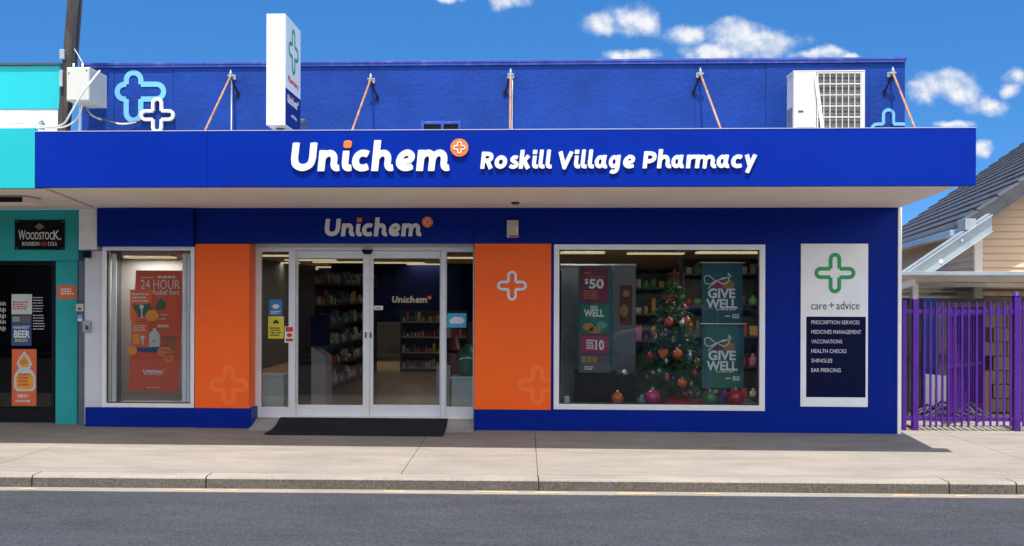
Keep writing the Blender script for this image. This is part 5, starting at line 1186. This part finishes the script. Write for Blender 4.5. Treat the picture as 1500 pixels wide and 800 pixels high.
# grey panels, cabinets, small things
M['haze_panel'] = mat('grey display panel', (.17, .18, .19), .4, .15, 2)
for lab, a_, b_, yy in (('tall grey divider screen behind the left hanging strip in the big window', 822, 895, .95), ('second grey divider screen between the hanging strip and the tree', 897, 931, 1.0)):
    q = rect(a_, 389, b_, 590, yy); mb = MB(); mb.box(q[0], q[1], yy, yy + .03, ZT, q[3]); o = tag(mb.build('room_divider', M['haze_panel']), lab, 'screen')
    mb = MB(); mb.box(q[0] - .01, q[1] + .005, yy - .01, yy + .04, q[3] + .001, q[3] + .02); mb.build('rail', M['alu'], o)
M['cabinet'] = mat('black gloss cabinet', (.007, .006, .007), .25, .2, spec=.2)
for lab, a_, b_, y0_ in (('wide black cabinet at the foot of the left hanging strip', 842.5, 903, 545), ('narrower black cabinet right of the wide one in the big window', 904, 931.5, 552)):
    q = rect(a_, y0_, b_, 590, .62); mb = MB(); mb.box(q[0], q[1], .63, .92, ZT, q[3], .006); o = tag(mb.build('cabinet', M['cabinet']), lab, 'cabinet')
    mb = MB(); mb.box(q[0] - .008, q[1] + .004, .61, .925, q[3] + .001, q[3] + .015, .003); mb.build('cabinet_top', M['cabinet'], o)
    n_ = 2 if b_ - a_ > 40 else 1
    for i in range(n_): w_ = (q[1] - q[0]) / n_; mb = MB(); mb.box(q[0] + w_ * i + .008, q[0] + w_ * (i + 1) - .008, .615, .629, ZT + .03, q[3] - .012, .004); mb.build('cabinet_door', M['cabinet'], o)
q = rect(875, 532, 889, 553, .7); zc = W(850, 545, .62)[1] + .017
mb = MB(); xx = W(881, 544, .72)[0]; mb.lathe((xx, .72, zc), [(.04, 0), (.07, .03), (.075, .07), (.06, .11), (.02, .135)], 14); tag(mb.build('gift_ball', M['b_pink']), 'round pink wrapped gift on the wide black cabinet', 'gift')
mb = MB(); xx = W(874, 540, .76)[0]; mb.lathe((xx, .76, zc), [(.03, 0), (.045, .05), (.05, .11), (.02, .16), (.015, .18)], 12); tag(mb.build('gift_pouch', M['print_white']), 'white pouch behind the pink gift on the black cabinet', 'pouch')
mb = MB(); xx = W(915, 549, .74)[0]; z2_ = W(917, 552, .62)[1] + .017; mb.lathe((xx, .74, z2_), [(.05, 0), (.055, .02), (.045, .045), (.02, .06), (.008, .075)], 14); tag(mb.build('trinket_dish', M['b_silver']), 'small pale trinket dish on the narrower black cabinet', 'dish')
mb = MB(); q = rect(827, 583, 834, 592, .4); mb.box(q[0], q[1], .4, .47, ZT, ZT + .09, .004); tag(mb.build('price_card', M['print_white']), 'small white card standing at the left corner of the big window', 'card')
M['violet'] = mat('violet foil', (.16, .04, .22), .3, .2)
mb = MB(); xx = W(1062, 578, .55)[0]
for i in range(7): a_ = i * .9; mb.prism([(xx, .55, ZT + .10), (xx + .11 * math.cos(a_), .55 + .03 * math.sin(a_ * 2), ZT + .11 + .09 * math.sin(a_)), (xx + .11 * math.cos(a_ + .4), .56, ZT + .11 + .09 * math.sin(a_ + .4))], (0, .012, 0))
mb.box(xx - .09, xx + .09, .57, .72, ZT, ZT + .11, .006); tag(mb.build('foil_gift', M['violet']), 'violet foil gift with bow between the green and red baubles', 'gift')
M['cloth'] = mat('draped cloth', (.16, .05, .035), .8, .3, 12)
q = rect(905, 415, 922, 480, 1.02 - .03)
t = poster('hanging_poster', 'dim red and brown picture poster behind the gap left of the tree', 908, 418, 926, 476, .985, M['cloth'])
mb = MB(); mb.disc(917, 430, 5, .981, th=.001); mb.disc(914, 455, 6, .981, 9, .001); mb.build('picture', M['p_brown'], t)

# ------------------------------------------------------------------ alley: fence, carport, house
YFN = .38
t = thing('steel_fence', 'purple steel picket fence between the blue wall and the end post', 'fence', (W(1405, 625, YFN)[0], YFN, 0))
def pk(mb, px_, y0_, y1_, Y, w_, d_=.03, pointed=False):
    q = rect(px_ - w_ / 2, y0_, px_ + w_ / 2, y1_, Y); mb.box(q[0], q[1], Y, Y + d_, max(q[2], .02), q[3], .004)
for px_, w_, y0_ in ((1324.3, 6.4, 440.5), (1341, 8.6, 438), (1490, 9.4, 434)):
    mb = MB(); q = rect(px_ - w_ / 2, y0_, px_ + w_ / 2, 629, YFN); cx_ = (q[0] + q[1]) / 2; h_ = (q[1] - q[0]) / 2
    mb.box(q[0], q[1], YFN - .02, YFN + .06, 0.0, q[3], .006)
    o = mb.build('fence_post', M['purple'], t)
    if px_ > 1480: mb = MB(); mb.lathe((cx_, YFN + .02, q[3]), [(.05, 0), (.05, .012), (.03, .02), (.034, .045), (.012, .06)], 12); mb.build('post_cap', M['purple'], o)
for y0_, y1_ in ((454, 459.5), (611.5, 617)):
    mb = MB(); a = W(1327.5, (y0_ + y1_) / 2, YFN); b = W(1485.5, (y0_ + y1_) / 2, YFN); z0_ = W(1405, y1_, YFN)[1]; z1_ = W(1405, y0_, YFN)[1]
    mb.box(W(1327.5, 500, YFN)[0], W(1336.8, 500, YFN)[0], YFN, YFN + .04, z0_, z1_, .004); mb.box(W(1345.2, 500, YFN)[0], W(1485.3, 500, YFN)[0], YFN, YFN + .04, z0_, z1_, .004); mb.build('rail', M['purple'], t)
for px_ in (1354.5, 1363.5, 1372, 1381, 1390, 1399.5, 1409.5, 1419.5, 1431, 1441.5, 1451.5, 1461.5, 1471.5, 1481):
    mb = MB(); pk(mb, px_, 443 - (px_ - 1400) * .01, 625, YFN - .022, 3.1, .02); mb.build('picket', M['purple'], t)
# section continuing past the end post
t2 = thing('steel_fence', 'purple fence section running off past the end post', 'fence', (W(1498, 625, YFN)[0] + .5, YFN, 0), None)
for i in range(7):
    mb = MB(); pk(mb, 1499.5 + i * 10, 443, 625, YFN - .022, 3.1, .02); mb.build('picket', M['purple'], t2)
for y0_, y1_ in ((454, 459.5), (611.5, 617)):
    mb = MB(); mb.box(W(1495, 500, YFN)[0], W(1575, 500, YFN)[0], YFN, YFN + .04, W(1405, y1_, YFN)[1], W(1405, y0_, YFN)[1], .004); mb.build('rail', M['purple'], t2)
# gate leaf standing open behind
g0 = Vector((W(1388, 600, 1.0)[0], 1.0, 0)); g1 = Vector((W(1438, 600, 2.1)[0], 2.1, 0))
t = thing('steel_gate', 'purple picket gate leaf standing open behind the fence', 'gate', g0)
gd = (g1 - g0); gl_ = gd.length; gd.normalize(); ga = math.atan2(gd.y, gd.x)
def gbar(mb, s0_, s1_, z0_, z1_, th=.03):
    c_ = g0 + gd * (s0_ + s1_) / 2; l_ = s1_ - s0_
    mb.box(c_.x - l_ / 2, c_.x + l_ / 2, c_.y - th / 2, c_.y + th / 2, z0_, z1_, .003, 0, Matrix.Rotation(ga, 3, 'Z'))
for i in range(15):
    mb = MB(); s_ = gl_ * i / 14; gbar(mb, s_ - .014, s_ + .014, .05, 1.52, .028); mb.build('picket', M['purple'], t)
for z_ in (.14, .72, 1.40):
    mb = MB(); gbar(mb, 0, gl_, z_, z_ + .045, .02); mb.build('rail', M['purple'], t)
# back fence and things in the alley
YBF = 2.62
t = thing('sheet_fence', 'grey corrugated sheet fence closing the alley behind the purple pickets', 'fence', (W(1400, 560, YBF)[0], YBF, 0))
mb = MB(); x = W(1310, 500, YBF)[0] - .3; xe = W(1560, 500, YBF)[0] + .8; zt2 = W(1400, 441, YBF)[1]
pts = []
n_ = int((xe - x) / .04)
vs = [[mb.bm.verts.new((x + i * .04, YBF + .018 * math.sin(i * 1.3), z)) for z in (0, zt2)] for i in range(n_)]
xs_ = x
for a, b in zip(vs, vs[1:]): mb.bm.faces.new((a[0], b[0], b[1], a[1]))
mb.build('sheeting', M['fibre'], t)
mb = MB(); z_ = W(1400, 523, YBF)[1]; mb.box(x, xe, YBF - .09, YBF - .022, z_ - .05, z_ + .05); mb.box(x, xe, YBF - .06, YBF - .022, zt2 - .02, zt2 + .04); mb.build('rail', mat('weathered dark timber', (.09, .08, .08), .8, .3), t)
q = rect(1351, 438, 1375.5, 545, 2.2); mb = MB(); mb.box(q[0], q[1], 2.2, 2.24, 0.0, q[3], .006); t = tag(mb.build('blue_door', M['blue']), 'bright blue door leaf standing in the alley behind the fence', 'door'); t.data.materials[0] = mat('bright blue paint', (.01, .06, .30), .45, .15)
mb = MB(); frame_ring(mb, q[0] + .02, q[1] - .02, .2, q[3] - .03, 2.185, 2.199, .03); mb.build('frame', t.data.materials[0], t)
q = rect(1356, 548, 1393, 612, 2.0); mb = MB(); mb.prism([(q[0], 2.0, 0), (q[1], 2.0, 0), (q[1], 2.0, q[3] - .03), (q[0], 2.0, q[3])], (0, .02, 0)); tag(mb.build('white_board', M['white']), 'white board leaning low behind the purple pickets', 'board')
q = rect(1434, 545, 1450, 612, 2.3); mb = MB(); mb.box(q[0], q[1], 2.3, 2.34, 0, q[3], .005); tag(mb.build('timber_board', mat('brown timber board', (.22, .11, .05), .7, .3, 8, stretch=(8, 8, 1))), 'upright brown timber board behind the pickets', 'board')
q = rect(1463, 455, 1496, 520, 2.4); 
mb = MB()
M['blk'] = mat("dull brown block", (.15, .115, .085), .8, .1)
for r_ in range(7):
    for c_ in range(3): 
        x_ = q[0] - .25 + c_ * .37 + (.18 if r_ % 2 else 0); mb.box(x_, x_ + .36, 2.4, 2.5, .02 + r_ * .2, .21 + r_ * .2, .006)
tag(mb.build('block_wall', M['blk']), 'short dull brown block wall behind the fence near its end post', 'wall')
random.seed(9)
mb = MB()
for i in range(16):
    x_ = W(1355 + i * 5.2, 600, 1.5)[0]; y_ = 1.25 + random.random() * .55; a_ = random.uniform(-.9, .9); l_ = random.uniform(.3, .6)
    mb.tube([(x_ - l_ / 2, y_, .03 + random.random() * .06), (x_, y_ + .05, .16 + random.random() * .12), (x_ + l_ / 2, y_ + a_ * .3, .02 + random.random() * .1)], .018, 6)
tag(mb.build('pipe_heap', mat('dull dark pipe', (.05, .035, .07), .6, .4)), 'tangled heap of dark pipes on the ground behind the pickets', 'pipe heap')
# carport
t = thing('carport', 'low carport with pale translucent roof in the alley', 'carport', (W(1400, 600, 2)[0], 2.5, 0))
yc0, yc1 = 1.0, 5.0
za, zb_ = W(1400, 401, yc0)[1], W(1400, 431, yc1)[1]
xa, xb = XR + .07, W(1560, 405, yc0)[0] + 1.6
mb = MB(); mb.box(xa, xb, yc0 - .03, yc0, za - .02, za + .028, .004); mb.build('front_beam', M['galv'], t)
mb = MB(); n_ = int((xb - xa) / .05)
vs = [[mb.bm.verts.new((xa + i * .05, y_, z_ + .012 * math.sin(i * 1.57))) for y_, z_ in ((yc0 + .002, za + .02), (yc1, zb_ + .02))] for i in range(n_)]
for a, b in zip(vs, vs[1:]): mb.bm.faces.new((a[0], b[0], b[1], a[1]))
pol = mat('translucent sheet', (.62, .62, .58), .5, .2, 2); pb_ = pol.node_tree.nodes['Principled BSDF']; pb_.inputs['Transmission Weight'].default_value = .35; pb_.inputs['Roughness'].default_value = .6
mb.build('roof_sheet', pol, t)
for k_ in range(4):
    f_ = (k_ + .6) / 4.2; y_ = yc0 + (yc1 - yc0) * f_; z_ = za + (zb_ - za) * f_
    mb = MB(); mb.box(xa, xb, y_, y_ + .05, z_ - .06, z_ - .004); mb.build('rafter', M['trim_cream'], t)
mb = MB(); p = W(1341, 425, 2.0); mb.box(p[0] - .04, p[0] + .04, 2.0, 2.08, 0, za - .12); mb.box(xb - .1, xb - .02, 2, 2.08, 0, za - .12); mb.build('post', M['white'], t)
q = rect(1303, 405, 1338, 424, 1.6)
mb = MB(); a = W(1320, 416, 1.5); mb.box(a[0] - .02, a[0] + .2, 1.5, 1.62, a[1] - .05, a[1] + .03, .01, 0, Matrix.Rotation(-.3, 3, 'Y')); tag(mb.build('security_lamp', M['white']), 'small white lamp under the carport roof beside the blue wall', 'lamp')
# steel brace
YBR = 2.2
a0, a1 = W(1345, 400, YBR), W(1453, 327, YBR)
A = Vector((a0[0], YBR, a0[1])); B = Vector((a1[0], YBR, a1[1])); dv = (B - A).normalized(); nv = Vector((-dv.z, 0, dv.x))
t = thing('steel_brace', 'pale galvanised steel channel slanting from the carport up to the house', 'brace', A)
hh = .088
def slab(mb, off0, off1, y0_, y1_, ext0=0, ext1=0):
    P = [A + nv * off0 - dv * ext0, B + nv * off0, B + nv * off1, A + nv * off1 - dv * ext0]
    # vertical end cut
    for i in (1, 2): P[i] = P[i] + dv * ((B.x - P[i].x) / dv.x)
    for i in (0, 3): P[i] = P[i] + dv * (((a0[1] - .02) - P[i].z) / dv.z)
    mb.prism([Vector((p.x, y0_, p.z)) for p in P], (0, y1_ - y0_, 0))
mb = MB(); slab(mb, -hh, hh, YBR, YBR + .008); mb.build('web', M['galv'], t)
mb = MB(); slab(mb, hh + .001, hh + .010, YBR - .05, YBR + .06); slab(mb, hh + .02, hh + .03, YBR + .061, YBR + .2); mb.build('flange', M['galv'], t)
mb = MB(); slab(mb, -hh - .010, -hh - .001, YBR - .05, YBR + .06); mb.build('flange', M['galv'], t)
mb = MB(); p = W(1378, 380, YBR); mb.disc(1378, 383, 3, YBR - .0005, th=.012, n=10); mb.disc(1409, 352, 2, YBR - .0005, th=.012, n=8); mb.build('bolt', M['white'], t)
mb = MB(); p0 = W(1416, 327, YBR + .1); mb.box(p0[0] - .05, p0[0] + .10, YBR + .02, YBR + .3, p0[1] - .10, p0[1] + .06, .005); mb.build('cleat', M['galv'], t)
# house
YH = 3.0
hx, _ = W(1431, 400, YH)
H = thing('weatherboard_house', 'cream weatherboard house with charcoal tiled roof beyond the alley', 'house', (hx, YH, 0), None, -0.188)
ze = W(1417, 319, YH)[1]            # eave height
LEN, WID, PITCH = 13.0, 7.6, R(36)
ov, vo = .30, .22
bh = .105
mb = MB()
def boards(along, fixed, a0_, a1_fn, z0_, z1_, face):
    z = z0_
    while z < z1_:
        e = a1_fn(z)
        if e: 
            (s_, f_) = e
            if face == 'front': mb.prism([(s_, -.004, z), (s_, -.034, z + .002), (s_, -.006, z + bh), (s_, .02, z + bh), (s_, .02, z)], (f_ - s_, 0, 0))
            else: mb.prism([(-.004, s_, z), (-.034, s_, z + .002), (-.006, s_, z + bh), (.02, s_, z + bh), (.02, s_, z)], (0, f_ - s_, 0))
        z += bh
def front_span(z):
    m_ = max(0.0, (z + bh - ze) / math.tan(PITCH)); a_ = max(.075, m_ + .05); return (a_, WID - a_) if WID - 2 * a_ > .2 else None
boards(0, 0, 0, front_span, 0.3, ze + WID / 2 * math.tan(PITCH) - .2, 'front')
boards(0, 0, 0, lambda z: (.075, LEN), 0.3, ze - .14, 'side')
mb.box(.02, WID, .021, LEN, .0, ze - .15)
mb.build('wall', M['cladding'], H, True)
mb = MB(); mb.box(-.035, .072, -.035, .072, .2, ze - .05, .004); mb.build('corner_board', M['trim_cream'], H, True)
# roof: courses stepping up both slopes
sl = (WID / 2 + ov) / math.cos(PITCH); nc = 17; st = sl / nc
mb = MB()
for side in (0, 1):
    for i in range(nc):
        s0_, s1_ = i * st, (i + 1) * st + .06
        def P(s_, lift, y_): 
            x_ = -ov + s_ * math.cos(PITCH) - lift * math.sin(PITCH); z_ = ze + s_ * math.sin(PITCH) + lift * math.cos(PITCH) - ov * math.tan(PITCH) + .06
            return ((WID - x_) if side else x_, y_, z_)
        nt_ = 40; tl = (LEN + 2 * vo) / nt_
        off = (i % 2) * tl / 2
        for k_ in range(nt_):
            y0_, y1_ = -vo + k_ * tl + .003, -vo + (k_ + 1) * tl - .003
            jz = random.uniform(-.003, .003)
            mb.prism([P(s0_, .045 + jz, y0_), P(s1_, .012 + jz, y0_), P(s1_, -.01, y0_), P(s0_, -.01, y0_)], (0, y1_ - y0_, 0))
mb.build('roof', M['tile'], H, True)
mb = MB()
nv_ = 15
for side in (0, 1):
    for i in range(nv_):
        s0_, s1_ = sl * i / nv_, sl * (i + 1) / nv_ + .03
        def Q(s_, lift):
            x_ = -ov + s_ * math.cos(PITCH) - lift * math.sin(PITCH); z_ = ze + s_ * math.sin(PITCH) + lift * math.cos(PITCH) - ov * math.tan(PITCH) + .06
            return x_, z_
        sec = [(-.17, -.14), (-.165, .03), (-.13, .062), (.05, .062), (.09, .03), (.09, .0)]      # (y, lift) of the cap's section
        A0 = []; A1 = []
        for y_, l_ in sec:
            for lst, s_, up in ((A0, s0_, .022), (A1, s1_, 0)):
                x_, z_ = Q(s_, l_ + (up if l_ > 0 else 0)); lst.append(((WID - x_) if side else x_, -vo + y_, z_))
        va = [mb.bm.verts.new(p) for p in A0]; vb = [mb.bm.verts.new(p) for p in A1]
        fs = [mb.bm.faces.new((va[k], va[k + 1], vb[k + 1], vb[k])) for k in range(5)] + [mb.bm.faces.new(va), mb.bm.faces.new(vb[::-1])]
        bmesh.ops.recalc_face_normals(mb.bm, faces=fs)
mb.build('verge_tile', M['tile'], H, True)
mb = MB()
for side in (0, 1):
    P_ = []
    for s_, l_ in ((0, -.02), (sl, -.02), (sl, -.20), (0, -.20)):
        x_ = -ov + s_ * math.cos(PITCH); z_ = ze + s_ * math.sin(PITCH) - ov * math.tan(PITCH) + .06 + l_; P_.append(((WID - x_) if side else x_, -vo + .03, z_))
    mb.prism(P_, (0, .03, 0))
mb.build('barge_board', M['gutter'], H, True)
mb = MB(); zg = ze - ov * math.tan(PITCH) + .03
mb.box(-ov - .11, -ov + .0, -vo, LEN, zg - .09, zg + .0, .01); mb.build('gutter', M['gutter'], H, True)
mb = MB(); mb.box(-ov, .02, -vo + .1, LEN, zg - .02, zg + .0); mb.build('eave_lining', M['trim_cream'], H, True)

# ------------------------------------------------------------------ across the road (seen mirrored in the glass)
OB = thing('opposite_building', 'dark shop row across the road mirrored in the shop glass', 'building', (0, -21, 0))
mb = MB(); mb.box(-40, 44, -28, -20, 0, 4.4); mb.build('wall', mat('opposite wall', (.34, .31, .29), .8, .3, .4), OB)
mb = MB(); mb.box(-40, 44, -19.99, -16.6, 2.8, 3.3); mb.build('canopy', M['shop_wall'], OB)
for i in range(13):
    mb = MB(); mb.box(-38 + i * 6, -34 + i * 6, -19.99, -19.9, .5, 2.5); mb.build('shop_window', M['black'], OB)

def parked_car(label, cx, cy, paint, flip):
    t = thing('parked_car', label, 'car', (cx, cy, KZ))
    k = -1 if flip else 1
    def pr(mb, prof, y0, y1, inset=0.0): mb.prism([(cx + k * x, cy + y0, KZ + z) for x, z in prof], (0, y1 - y0, 0))
    lower = [(-2.08, .30), (-2.12, .55), (-2.05, .82), (-1.2, .95), (1.45, .93), (2.02, .88), (2.10, .62), (2.08, .30)]
    roof = [(-1.15, .95), (-.45, 1.42), (.1, 1.48), (1.05, 1.46), (1.60, 1.30), (1.85, .93)]
    mb = MB(); pr(mb, lower, -.84, .84); bmesh.ops.bevel(mb.bm, geom=list(mb.bm.edges), offset=.05, segments=2, affect='EDGES'); mb.build('body', paint, t)
    mb = MB(); pr(mb, roof, -.70, .70); bmesh.ops.bevel(mb.bm, geom=list(mb.bm.edges), offset=.05, segments=2, affect='EDGES'); mb.build('roof', paint, t)
    gl_ = M['black']
    for side in (-1, 1):
        for w_ in ([(-.92, .98), (-.42, 1.36), (.25, 1.40), (.25, .98)], [(.32, .98), (.32, 1.40), (1.0, 1.38), (1.4, 1.2), (1.5, .98)]):
            mb = MB(); pr(mb, w_, side * .703, side * .712); mb.build('side_window', car_glass, t)
        for wx_ in (-1.32, 1.30):
            mb = MB(); c_ = Vector((cx + k * wx_, cy + side * .76, KZ + .31))
            mb.tube([c_ + Vector((0, -.10, 0)), c_ + Vector((0, .10, 0))], .31, 24); w0 = mb.build('wheel', M['seal'], t)
            mb = MB(); mb.tube([c_ + Vector((0, side * .101, 0)), c_ + Vector((0, side * .115, 0))], .20, 16); mb.build('rim', M['galv'], w0)
        mb = MB(); mb.box(cx + k * -2.10 - .03, cx + k * -2.10 + .05, cy + side * .62 - .14, cy + side * .62 + .14, KZ + .60, KZ + .74, .02); mb.build('headlight', M['letter_white'], t)
    mb = MB(); mb.prism([(cx + k * -1.13, cy - .6, KZ + 1.0), (cx + k * -.52, cy - .6, KZ + 1.40), (cx + k * -.54, cy - .6, KZ + 1.41), (cx + k * -1.16, cy - .6, KZ + 1.01)], (0, 1.2, 0)); mb.build('windscreen', car_glass, t)
car_glass = mat('car glass', (.02, .022, .025), .08, .1)
parked_car('silver hatchback parked across the road and mirrored in the big window', 4.3, -13.6, mat('silver car paint', (.55, .56, .58), .3, .03, coat=.6), False)
parked_car('dark blue hatchback parked across the road and mirrored in the doors', -6.2, -13.6, mat('dark blue car paint', (.03, .05, .10), .3, .03, coat=.6), True)
